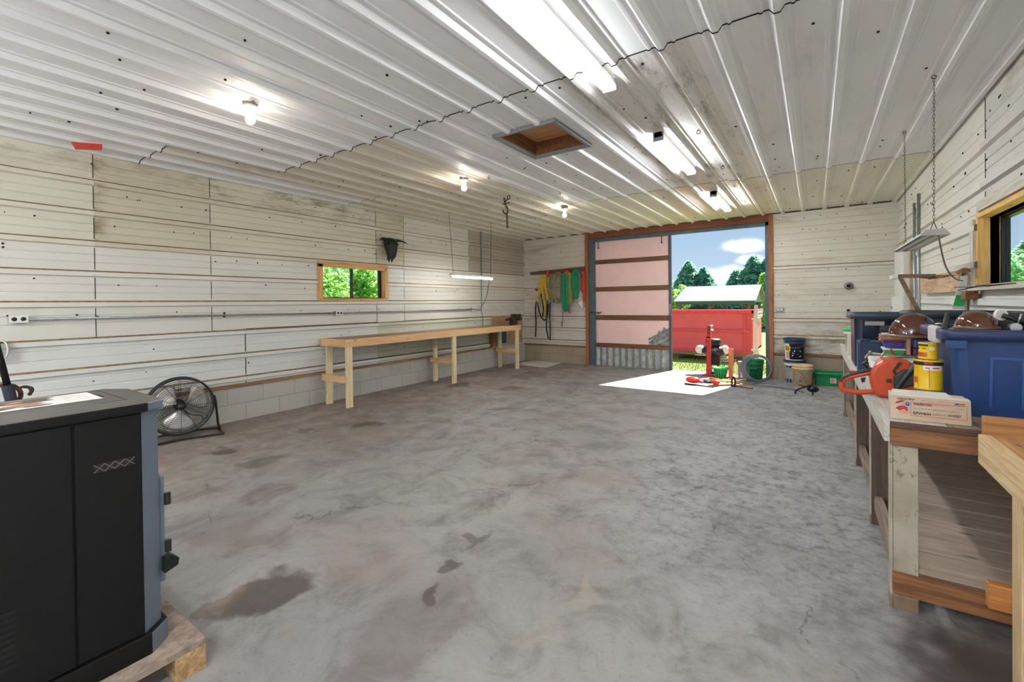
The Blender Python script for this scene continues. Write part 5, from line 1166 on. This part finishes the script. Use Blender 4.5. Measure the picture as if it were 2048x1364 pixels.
b = MB(); b.box(.497, .515, 3.86, 3.89, ZT, 1.135); o = b.build('wood_stick', W('stick_pale', c(226, 186, 164), c(196, 150, 126), 'z', knots=False)); tag(o, 'pale upright wood stick between the green box and the dark red boxes', 'stick')
for i, (col_, lb) in enumerate(((M('charcoal_pl', c(46, 44, 52), .5), 'charcoal flat case lowest behind the yellow cans'), (M('crimson_pl', c(134, 24, 46), .45), 'crimson flat case second from bottom behind the yellow cans'), (M('charcoal_pl2', c(40, 48, 58), .5), 'dark grey flat case third in the stack behind the cans'), (M('maroon_pl', c(92, 36, 62), .5), 'maroon flat case fourth in the stack behind the cans'), (blue, 'blue flat case topmost in the stack behind the cans'))):
    z = ZT + i * .058; t = thing('flat_case', lb, 'case', (.62, 3.9, z)); b = MB(); b.box(.525, .70 - .006 * i, 3.80, 4.02, z, z + .055); b.build('shell', col_, t, .008); b = MB(); b.box(.58, .64, 3.79, 3.80, z + .02, z + .032); b.build('latch', M('latch_pale', c(130, 134, 140), .4), t)
# ---- wooden box with roll
t = thing('wooden_box', 'small pale wooden box behind the navy tool case', 'box', (.45, 4.36, ZT)); b = MB(); b.box(.405, .56, 4.27, 4.42, ZT, 1.135); b.build('crate', W('small_box', c(206, 164, 128), c(166, 118, 84), 'x', knots=False), t, .003); b = MB(); b.box(.405, .56, 4.262, 4.27, 1.135, 1.15); b.build('edge_strip', whitep, t)
b = MB(); b.cyl((.41, 4.33, 1.168), (.56, 4.33, 1.168), .031, seg=20); b.cyl((.405, 4.33, 1.168), (.41, 4.33, 1.168), .024, seg=16); b.cyl((.43, 4.33, 1.168), (.436, 4.33, 1.168), .033, seg=20); o = b.build('dark_roll', M('dark_roll', c(52, 52, 56), .5)); tag(o, 'dark rolled bundle lying on the small wooden box', 'roll')
# ---- totes
tt = tote('storage_tote', 'dark blue tote at the far end of the right bench with a grey rim', .235, .72, 4.52, 5.10, ZT, 1.285, .035, M('tote_navy', c(24, 36, 62), .24), .03, .045, rimmat=M('rim_dark', c(60, 72, 88), .35))
b = MB(); b.box(.33, .45, 4.522, 4.53, 1.19, 1.222); b.build('handle_slot', M('handle_pale', c(176, 170, 172), .5), tt)
tote('storage_tote', 'dark grey tote behind the amber face shields with a pale edge', .53, .98, 4.14, 4.48, ZT, 1.312, .03, M('tote_slate', c(58, 70, 82), .42), .025, .05, rimmat=M('rim_slate', c(52, 60, 66), .35))
tt = tote('storage_tote', 'large blue tote nearest the camera on the right bench', .495, 1.04, 2.845, 3.46, ZT, 1.252, .055, blue, .035, .05, rimmat=M('rim_blue_dark', c(36, 52, 92), .4))
b = MB()
for q in ((.68, .95, 1.08, 1.095), ): pass
ins = lambda z: .055 - (.055 - .035) * (z - ZT) / .36
for x_0, x_1, z_0, z_1 in ((.655, .665, .90, 1.13), (.665, .93, 1.12, 1.13), (.755, .762, .90, 1.12), (.85, .857, .90, 1.12), (.93, .94, .90, 1.13)):
    b.hexa([(x_0, 2.845 + ins(z_0) - .005, z_0), (x_1, 2.845 + ins(z_0) - .005, z_0), (x_1, 2.845 + ins(z_0) + .004, z_0), (x_0, 2.845 + ins(z_0) + .004, z_0)], [(x_0, 2.845 + ins(z_1) - .005, z_1), (x_1, 2.845 + ins(z_1) - .005, z_1), (x_1, 2.845 + ins(z_1) + .004, z_1), (x_0, 2.845 + ins(z_1) + .004, z_1)])
b.build('embossed_rib', M('rib_blue', c(52, 84, 146), .36), tt)
b = MB(); b.box(.488, .520, 3.0, 3.16, 1.175, 1.262); b.build('handle_latch', M('handle_grey_white', c(206, 202, 200), .5), tt, .012)
b = MB(); b.box(.505, .575, 2.842, 2.866, 1.165, 1.205); b.build('corner_lug', blue, tt, .004)
tote('storage_tote', 'black rimmed tote pushed against the right wall behind the blue one', .79, 1.05, 3.52, 4.08, ZT, 1.315, .03, M('tote_grey_white', c(150, 158, 164), .45), .025, .05, rimmat=black)
# ---- face shield helmets
def helmet(cx, cy, z, rx, ry, rz_, label):
    t = thing('face_shield', label, 'helmet', (cx, cy, z))
    amber = NT('amber_visor'); amber.col(c(98, 52, 38)); amber.rough(.08); amber.b.inputs['Transmission Weight'].default_value = .25; amber.b.inputs['IOR'].default_value = 1.45; amber.b.inputs['Coat Weight'].default_value = .6
    b = MB(); b.ball((cx, cy, z + .012), (rx, ry, rz_), z0=0.0, seg=32, rings=12); b.build('dome', amber.m, t)
    b = MB(); b.lathe((0, 0, 0), [(1.0, .0), (1.06, -.004), (1.06, .006), (1.0, .014)], 36); V = [(cx + q[0] * rx, cy + q[1] * ry, z + .006 + q[2]) for q in b.v]; b.v = V; b.add([(cx - rx * .9, cy - ry * .5, z + .012), (cx - rx * 1.42, cy - ry * .35, z - .006), (cx - rx * 1.42, cy + ry * .3, z - .006), (cx - rx * .9, cy + ry * .5, z + .012), (cx - rx * .9, cy - ry * .5, z + .004), (cx - rx * 1.42, cy - ry * .35, z - .010), (cx - rx * 1.42, cy + ry * .3, z - .010), (cx - rx * .9, cy + ry * .5, z + .004)], [(0, 1, 2, 3), (7, 6, 5, 4), (0, 4, 5, 1), (1, 5, 6, 2), (2, 6, 7, 3)]); b.build('brim', M('brim_brown', c(120, 84, 66), .25), t)
    b = MB(); b.cyl((cx + rx * .78, cy - ry * .66, z + .075), (cx + rx * .86, cy - ry * .80, z + .075), .026, seg=16); k = b.build('pivot_knob', whitep, t); b = MB(); b.tube([(cx + rx * .86, cy - ry * .80, z + .072), (cx + rx * 1.25, cy - ry * .9, z + .06), (cx + rx * 2.1, cy - ry * .9, z + .02)], .011, 8); b.build('headband_arm', black, t)
    return t
helmet(.535, 3.88, 1.145, .130, .10, .145, 'amber domed face shield nearer the middle of the bench on the flat cases')
helmet(.655, 3.08, 1.243, .080, .09, .082, 'amber domed face shield lying in the top of the large blue tote')
t = thing('tool_bag', 'black tool bag heaped in the top of the large blue tote', 'bag', (.80, 3.2, 1.2)); b = MB(); b.ball((.80, 3.22, 1.225), (.17, .20, .10)); b.ball((.92, 3.1, 1.22), (.10, .18, .07)); b.build('body', M('bag_black', c(38, 36, 38), .7, bump=.3, bs=30), t); b = MB(); b.cyl((.755, 2.99, 1.262), (.755, 2.955, 1.262), .02, seg=14); b.tube([(.765, 2.97, 1.28), (.775, 2.97, 1.325)], .004, 6); b.build('chrome_clip', alu, t)
b = MB(); b.box(.575, .97, 2.95, 3.38, 1.0, 1.11); o = b.build('tote_contents', M('contents_dark', c(30, 32, 38), .8)); tag(o, 'dark folded cloth filling the large blue tote', 'cloth')
b = MB(); b.hexa([(.50, 2.90, 1.255), (.52, 2.90, 1.24), (.52, 2.93, 1.24), (.50, 2.93, 1.255)], [(.515, 2.90, 1.33), (.53, 2.90, 1.33), (.53, 2.93, 1.33), (.515, 2.93, 1.33)]); o = b.build('black_lever', black, None, .004); tag(o, 'short black lever poking up at the corner of the large blue tote', 'lever')
# ---- far end of the bench
t = bucket('pail', 'white pail with a green lid at the far end of the right bench', .345, 5.85, ZT, .235, .075, .088, whitepl, greenl, handle=False)
b = MB(); b.hexa([(.262, 5.52, ZT), (.33, 5.52, ZT), (.33, 5.60, ZT), (.262, 5.60, ZT)], [(.275, 5.53, 1.05), (.335, 5.53, 1.05), (.335, 5.60, 1.05), (.275, 5.60, 1.05)]); o = b.build('carton', M('beige_carton', c(216, 204, 188), .7), None, .003); tag(o, 'small beige carton on the bench in front of the green lidded pail', 'carton')
# ---- lower shelf clutter
t = tote('storage_tote', 'pale blue tub on the lower shelf of the old bench', .40, .62, 5.0, 5.35, .205, .50, .03, M('tub_pale_blue', c(168, 188, 208), .45), .02, .03)
b = MB(); b.hexa([(.40, 3.8, .205), (.49, 3.8, .205), (.62, 4.6, .205), (.53, 4.6, .205)], [(.40, 3.8, .245), (.49, 3.8, .245), (.62, 4.6, .245), (.53, 4.6, .245)]); o = b.build('loose_board', W('loose', c(212, 164, 108), c(176, 124, 72), 'y')); tag(o, 'loose pine board lying on the lower shelf', 'board')
# ================================================================ OUTDOORS
random.seed(5)
m = NT('ground'); p = m.coord(True)
a = m.mix(m.rng(m.noise(p, 3, 6), .35, .65), c(122, 144, 64), c(160, 172, 96)); a = m.mix(m.rng(m.noise(p, 40, 3), .45, .7), a, c(112, 136, 64)); m.col(a); m.rough(.95)
b = MB(); N = 24
def gz(x, y): return -.05 - max(0, min(1, (abs(y - 2.3) - 7.2) / 5)) * .22 - max(0, (y - 14) * .03)
b.add([(-60, -50, -.35), (60, -50, -.35), (60, YF - .3, -.06), (-60, YF - .3, -.06), (-60, YB + .24, -.05), (60, YB + .24, -.05), (60, 13.5, -.25), (-60, 13.5, -.25), (60, 26, -.8), (-60, 26, -.8), (60, 110, -1.0), (-60, 110, -1.0)],
      [(0, 1, 2, 3), (4, 5, 6, 7), (7, 6, 8, 9), (9, 8, 10, 11)])
b.add([(-60, YF - .3, -.06), (XL - .1, YF - .3, -.06), (XL - .1, YB + .24, -.05), (-60, YB + .24, -.05), (XR + .12, YF - .3, -.06), (60, YF - .3, -.06), (60, YB + .24, -.05), (XR + .12, YB + .24, -.05)], [(0, 1, 2, 3), (4, 5, 6, 7)])
o = b.build('ground', m.m); o['kind'] = 'structure'; o['label'] = 'grassy yard outside the shop'; o['category'] = 'ground'
b = MB()
for _ in range(9000):
    x, y = random.uniform(-5.5, .5), random.uniform(YB + .3, 14) ; h = random.uniform(.03, .075); z = -.05 - (y - 9.4) / 4.1 * .20 if y < 13.5 else -.25
    w = .006; dx, dy = random.uniform(-.03, .03), random.uniform(-.03, .03); a_ = random.uniform(0, PI); ux, uy = math.cos(a_) * w, math.sin(a_) * w
    b.add([(x - ux, y - uy, z), (x + ux, y + uy, z), (x + dx, y + dy, z + h)], [(0, 1, 2)], random.randint(0, 1))
o = b.build('grass', [M('grass_blade', c(98, 126, 46), .8), M('grass_blade_dry', c(146, 158, 78), .8)]); tag(o, 'short sunlit grass outside the open door', 'grass', kind='stuff')

b = MB(); b.box(-9, 4, YF - 16, YF - .3, -.09, -.045)
o = b.build('bounce_apron', M('pale_bounce_ground', c(206, 200, 190), .9, bump=.3, bs=40)); o['kind'] = 'structure'; o['label'] = 'unseen pale apron added behind the camera to bounce light indoors'; o['category'] = 'ground'  # pale ground added out of view to bounce sunlight onto the ceiling
# red dumpster
t = thing('dumpster', 'big red steel dumpster standing on the grass outside the door', 'dumpster', (-3.0, 14.0, -.25))
dr = M('dumpster_red', c(250, 92, 104), .55, var=.05, vs=3, bump=.05, bs=8); dr2 = M('dumpster_rib', c(242, 76, 88), .55)
X0, X1, Y0d, Y1d, Z0, Z1 = -5.4, -1.33, 13.0, 15.3, .02, 1.13
b = MB(); b.box(X0, X1, Y0d, Y0d + .05, Z0, Z1); b.box(X0, X1, Y1d - .05, Y1d, Z0, Z1); b.box(X0, X0 + .05, Y0d, Y1d, Z0, Z1); b.box(X1 - .05, X1, Y0d, Y1d, Z0, Z1); b.box(X0, X1, Y0d, Y1d, Z0, Z0 + .05); b.build('shell', dr, t)
b = MB(); b.box(X0 - .03, X1 + .03, Y0d - .05, Y0d + .02, Z1 - .07, Z1 + .02); b.box(X1 - .02, X1 + .05, Y0d - .05, Y1d, Z1 - .07, Z1 + .02); b.build('rim', dr2, t, .006)
for x in (X1 - .18, X1 - .03):
    b = MB(); b.box(x - .03, x + .03, Y0d - .05, Y0d, Z0, Z1 - .07); b.build('rib', dr2, t, .005)
for z in (.60, .05):
    b = MB(); b.box(X0, X1, Y0d - .045, Y0d, z - .035, z + .035); b.build('rib', dr2, t, .005)
b = MB(); b.box(X1 + .05, X1 + .062, 13.6, 14.9, .92, 1.09); sg = b.build('sign_plate', whitep, t)
b = MB(); b.box(X1 + .062, X1 + .064, 13.75, 14.2, 1.0, 1.06, 0); b.box(X1 + .062, X1 + .064, 14.3, 14.75, 1.0, 1.06, 1); b.box(X1 + .062, X1 + .064, 13.75, 14.7, .945, .965, 0); b.build('sign_print', [printb, printr], sg)
for x in (-4.9, -3.3, -1.7):
    b = MB(); b.box(x - .12, x + .12, Y0d + .02, Y1d - .1, -.25, .02); b.build('skid', W('timber', c(150, 112, 76), c(104, 74, 48), 'y'), t)
b = MB(); b.beam((X0, Y0d - .02, -.03), (X1, Y0d - .02, -.03), .05, .09); b.build('bottom_plank', W('timber', c(176, 134, 90), c(130, 94, 58), 'x'), t)

# open sided shed
t = thing('shed', 'open sided shed with a pale grey gable roof beyond the dumpster', 'shed', (-4.5, 29, -.9))
rf = M('roof_grey', c(112, 110, 110), .6, .1, var=.05, vs=3); wd = W('shed_timber', c(126, 106, 90), c(86, 70, 58), 'z', knots=False); wdx = W('shed_timber', c(126, 106, 90), c(86, 70, 58), 'x', knots=False)
XA, XB, YA, YM, YC, ZE, ZR = -6.62, -2.50, 26.0, 29.0, 32.0, 1.40, 2.30
b = MB()
for ya, yb in ((YA, YM), (YC, YM)):
    b.hexa([(XA, ya, ZE - .06), (XB, ya, ZE - .06), (XB, yb, ZR - .06), (XA, yb, ZR - .06)], [(XA, ya, ZE), (XB, ya, ZE), (XB, yb, ZR), (XA, yb, ZR)])
b.build('roof', rf, t)
b = MB(); b.box(XA + .1, XB - .1, YA + .05, YA + .15, ZE - .20, ZE - .06); b.build('fascia', M('fascia_green_grey', c(70, 92, 88), .6), t)
b = MB(); b.prism([(YA + .3, ZE - .1), (YC - .3, ZE - .1), (YM, ZR - .1)], 'x', XB - .3, XB - .2); b.build('gable', M('gable_grey', c(142, 144, 148), .7), t)
for x in (-6.3, -4.75, -2.85):
    for y in (YA + .2, YC - .3):
        b = MB(); b.box(x - .06, x + .06, y - .06, y + .06, -.9, ZE - .1); b.build('post', wd, t)
    b = MB(); b.beam((x, YA + .2, ZE - .45), (x + (.35 if x < -4 else -.35), YA + .2, ZE - .12), .06, .06); b.build('knee_brace', wd, t)
b = MB(); b.box(XA + .3, -5.0, YC - .5, YC - .4, -.9, ZE - .35); b.box(-3.75, XB - .4, YC - .5, YC - .4, -.9, ZE - .3); b.build('back_boards', M('weathered_boards', c(98, 84, 74), .9, var=.2, vs=6), t)
b = MB(); b.box(-6.1, -5.3, 28, 29, -.9, 1.05); b.build('stored_crate', M('crate_dark', c(54, 54, 58), .8), t)

# trees
def tree(x, y, z0, h, w, label, cols, conifer=False, n=2600, leaf=.16, trunk=.2, seed=1, low=.12, name='tree'):
    rnd = random.Random(seed)
    t = thing(name, label, 'tree', (x, y, z0), group='trees around the yard')
    b = MB(); b.tube([(x, y, z0), (x + .05, y, z0 + h * .5), (x, y, z0 + h * .93)], [trunk, trunk * .7, .03], 8); b.build('trunk', wd, t)
    b = MB()
    lobes = [(rnd.uniform(-.6, .6), rnd.uniform(-.6, .6), rnd.uniform(low + .1, .85), rnd.uniform(.25, .5)) for _ in range(13)]
    for i in range(n):
        if conifer:
            v = rnd.random() ** .8; zz = low + v * (1 - low); tier = (zz * 11) % 1
            r = (1 - zz) ** .75 * (.6 + .4 * (1 - tier)) * rnd.random() ** .35; a_ = rnd.uniform(0, 2 * PI)
            dx, dy, dz = r * math.cos(a_), r * math.sin(a_), zz - r * .10
            dx *= w; dy *= w; dz *= h
        else:
            lx, ly, lz, lr = lobes[rnd.randrange(13)]; a_, e = rnd.uniform(0, 2 * PI), math.asin(rnd.uniform(-1, 1)); rr = lr * rnd.random() ** .3
            f = 1 - .55 * max(0, lz - .45)
            dx, dy, dz = (lx * f + rr * math.cos(e) * math.cos(a_)) * w, (ly * f + rr * math.cos(e) * math.sin(a_)) * w, (lz + rr * .42 * math.sin(e)) * h
            if dz < low * h * .3: continue
        c0 = Vector((x + dx, y + dy, z0 + dz)); s = leaf * rnd.uniform(.6, 1.4)
        u = Vector((rnd.gauss(0, 1), rnd.gauss(0, 1), rnd.gauss(0, .6))).normalized(); v_ = u.cross(Vector((rnd.gauss(0, 1), rnd.gauss(0, 1), rnd.gauss(0, 1)))).normalized()
        b.add([c0 - u * s, c0 + v_ * s * .45, c0 + u * s, c0 - v_ * s * .45], [(0, 1, 2, 3)], rnd.randrange(len(cols)))
    b.build('crown', cols, t)
def leafm(n, col):
    m = NT('leaf_' + n); m.col(col); m.rough(.6)
    tr = m.n('ShaderNodeBsdfTranslucent'); tr.inputs[0].default_value = tuple(min(1, q * 1.5) for q in col[:3]) + (1,)
    mx = m.n('ShaderNodeMixShader'); mx.inputs[0].default_value = .62; m.l(m.b.outputs[0], mx.inputs[1]); m.l(tr.outputs[0], mx.inputs[2]); m.l(mx.outputs[0], m.out.inputs[0]); return m.m
dec = [leafm('a', c(150, 184, 104)), leafm('b', c(190, 212, 124)), leafm('c', c(126, 170, 112))]
con = [leafm('d', c(126, 172, 152)), leafm('e', c(156, 192, 166)), leafm('f', c(106, 152, 134))]
mid = [leafm('g', c(142, 188, 138)), leafm('h', c(172, 206, 146)), leafm('i', c(118, 166, 126))]
G = -1.0
tree(-9.35, 42, G, 5.9, 3.6, 'tall blue green conifer beyond the shed, leftmost in the doorway', con, True, 5200, .24, seed=2)
tree(-8.1, 42, G, 5.3, 3.2, 'shorter blue green conifer beside the leftmost one in the doorway', con, True, 4200, .22, seed=3)
tree(-9.7, 38, G, 3.9, 1.5, 'bright green leafy bush left of the grey shed roof', dec, False, 2600, .16, seed=4)
tree(-8.2, 47, G, 4.3, 2.2, 'low green trees behind the left end of the shed roof', mid, False, 2200, .2, seed=12)
tree(-6.35, 46, G, 3.65, .9, 'small green tree peeking over the middle of the shed roof', mid, False, 1200, .17, seed=5)
tree(-5.5, 42, G, 4.9, 3.0, 'dark green conifer right of the white cloud gap', con, True, 4400, .22, seed=6)
tree(-4.2, 42, G, 6.0, 3.8, 'broad green conifer behind the right end of the shed roof', con, True, 6000, .24, seed=7)
tree(-3.1, 42, G, 6.0, 3.4, 'tall conifer at the right side of the doorway view', con, True, 5200, .24, seed=8)
tree(-2.7, 38, G, 4.9, .9, 'yellow green tree at the right edge of the doorway view', dec, False, 1800, .17, seed=9)
for i, (x, y, h, w, k, cf, l) in enumerate([(1.5, 44, 6.0, 3.2, con, True, 'blue green conifer right of the shed and out of the door view'), (6.5, 46, 5.2, 2.8, mid, False, 'rounded green tree far right of the shed'), (12, 45, 6.2, 3.4, con, True, 'conifer farthest right beyond the yard'), (-15, 43, 5.0, 2.8, mid, False, 'rounded green tree far left of the shed')]):
    tree(x, y, G, h, w, l, k, cf, 2600, .26, seed=60 + i)
# growth outside the left window
for i, (x, y, h, w, k, l) in enumerate([(-9.3, 6.0, 2.75, .75, dec, 'sunlit yellow green bush outside left half of the left window'), (-9.5, 7.6, 2.7, .75, dec, 'green bush outside the right half of the left window'),
        (-10.8, 7.4, 3.0, 1.1, mid, 'darker green bush behind the two outside the left window'), (-13, 10.2, 3.6, 2.0, con, 'blue green tree farther out beyond the left window'), (-13, 8, 3.3, 1.9, mid, 'mid green tree farther out beyond the left window')]):
    tree(x, y, -.2, h, w, l, k, False, 3000, .085, .06, seed=20 + i, low=.05, name='bush')
for i, (x, y, h, w, k, l) in enumerate([(5.1, 20, 3.3, 1.0, mid, 'green tree seen low through the right wall window'), (6.3, 20, 3.6, 1.2, con, 'blue green tree seen through the right wall window farther right'), (4.3, 21, 3.3, 1.0, con, 'blue green tree seen through the right wall window at its left')]):
    tree(x, y, -.6, h, w, l, k, False, 2600, .13, .1, seed=40 + i)

# ================================================================ SKY, SUN, CAMERA
w = bpy.data.worlds.new('sky'); SC.world = w; w.use_nodes = True; nt = w.node_tree; nt.nodes.clear()
N_ = lambda k, **kw: nt.nodes.new(k)
out = N_('ShaderNodeOutputWorld'); bg = N_('ShaderNodeBackground'); nt.links.new(bg.outputs[0], out.inputs[0])
tc = N_('ShaderNodeTexCoord'); sep = N_('ShaderNodeSeparateXYZ'); nt.links.new(tc.outputs['Generated'], sep.inputs[0])
cr = N_('ShaderNodeValToRGB'); nt.links.new(sep.outputs[2], cr.inputs[0])
e = cr.color_ramp.elements; e[0].position = 0.0; e[0].color = c(186, 205, 220); e[1].position = .25; e[1].color = c(128, 166, 205)
q = cr.color_ramp.elements.new(.7); q.color = c(92, 146, 212)
last = cr.outputs[0]
nz = N_('ShaderNodeTexNoise'); nz.inputs['Scale'].default_value = 22; nz.inputs['Detail'].default_value = 6; nt.links.new(tc.outputs['Generated'], nz.inputs['Vector'])
def cloud(az, el, wa, we, k):
    global last
    d = (-math.sin(az) * math.cos(el), math.cos(az) * math.cos(el), math.sin(el))
    s = nt.nodes.new('ShaderNodeVectorMath'); s.operation = 'SUBTRACT'; nt.links.new(tc.outputs['Generated'], s.inputs[0]); s.inputs[1].default_value = d
    mu = nt.nodes.new('ShaderNodeVectorMath'); mu.operation = 'MULTIPLY'; nt.links.new(s.outputs[0], mu.inputs[0]); mu.inputs[1].default_value = (1 / wa, 1 / wa, 1 / we)
    ln = nt.nodes.new('ShaderNodeVectorMath'); ln.operation = 'LENGTH'; nt.links.new(mu.outputs[0], ln.inputs[0])
    ad = nt.nodes.new('ShaderNodeMath'); ad.operation = 'MULTIPLY_ADD'; nt.links.new(nz.outputs['Fac'], ad.inputs[0]); ad.inputs[1].default_value = -1.1; nt.links.new(ln.outputs['Value'], ad.inputs[2])
    mr = nt.nodes.new('ShaderNodeMapRange'); mr.interpolation_type = 'SMOOTHSTEP'; nt.links.new(ad.outputs[0], mr.inputs[0])
    for i, v in ((1, -.1), (2, .55), (3, k), (4, 0)): mr.inputs[i].default_value = v
    mx = nt.nodes.new('ShaderNodeMix'); mx.data_type = 'RGBA'; nt.links.new(mr.outputs[0], mx.inputs[0]); nt.links.new(last, mx.inputs[6]); mx.inputs[7].default_value = (1.0, 1.0, 1.0, 1); last = mx.outputs[2]
cloud(.115, .108, .05, .016, 1.0); cloud(.108, .08, .03, .012, .8); cloud(.178, .048, .045, .022, .95); cloud(.14, .062, .03, .014, .7); cloud(.6, .3, .2, .06, .9); cloud(-.7, .35, .25, .07, .9); cloud(2.4, .4, .4, .1, .9)
nt.links.new(last, bg.inputs[0]); bg.inputs[1].default_value = .76
sun = bpy.data.lights.new('sun', 'SUN'); sun.energy = 10.0; sun.angle = .009; sun.color = (1, .96, .9)
so = bpy.data.objects.new('sun', sun); COL.objects.link(so)
so.rotation_euler = Vector((-.29, -1.0, -1.22)).to_track_quat('-Z', 'Y').to_euler()

cam = bpy.data.cameras.new('camera'); co = bpy.data.objects.new('camera', cam); COL.objects.link(co)
FPX, YAW, PIT, ROL, CY = 891.19, .5969, .0093, -.0120, 614.8
fwd = Vector((-math.sin(YAW), math.cos(YAW), 0)); rgt = Vector((math.cos(YAW), math.sin(YAW), 0)); up = Vector((0, 0, 1))
f2 = fwd * math.cos(PIT) - up * math.sin(PIT); u2 = up * math.cos(PIT) + fwd * math.sin(PIT)
r2 = rgt * math.cos(ROL) + u2 * math.sin(ROL); u3 = u2 * math.cos(ROL) - rgt * math.sin(ROL)
M4 = Matrix((r2, u3, -f2)).transposed().to_4x4(); M4.translation = Vector((0, 0, 1.4)); co.matrix_world = M4
cam.sensor_width = 36; cam.sensor_fit = 'HORIZONTAL'; cam.lens = FPX * 36 / 2048; cam.shift_y = -(682 - CY) / 2048; cam.clip_start = .02; cam.clip_end = 400
SC.camera = co
vs = SC.view_settings; vs.view_transform = 'Standard'; vs.look = 'None'; vs.gamma = 1; vs.exposure = 0.74; vs.use_curve_mapping = False
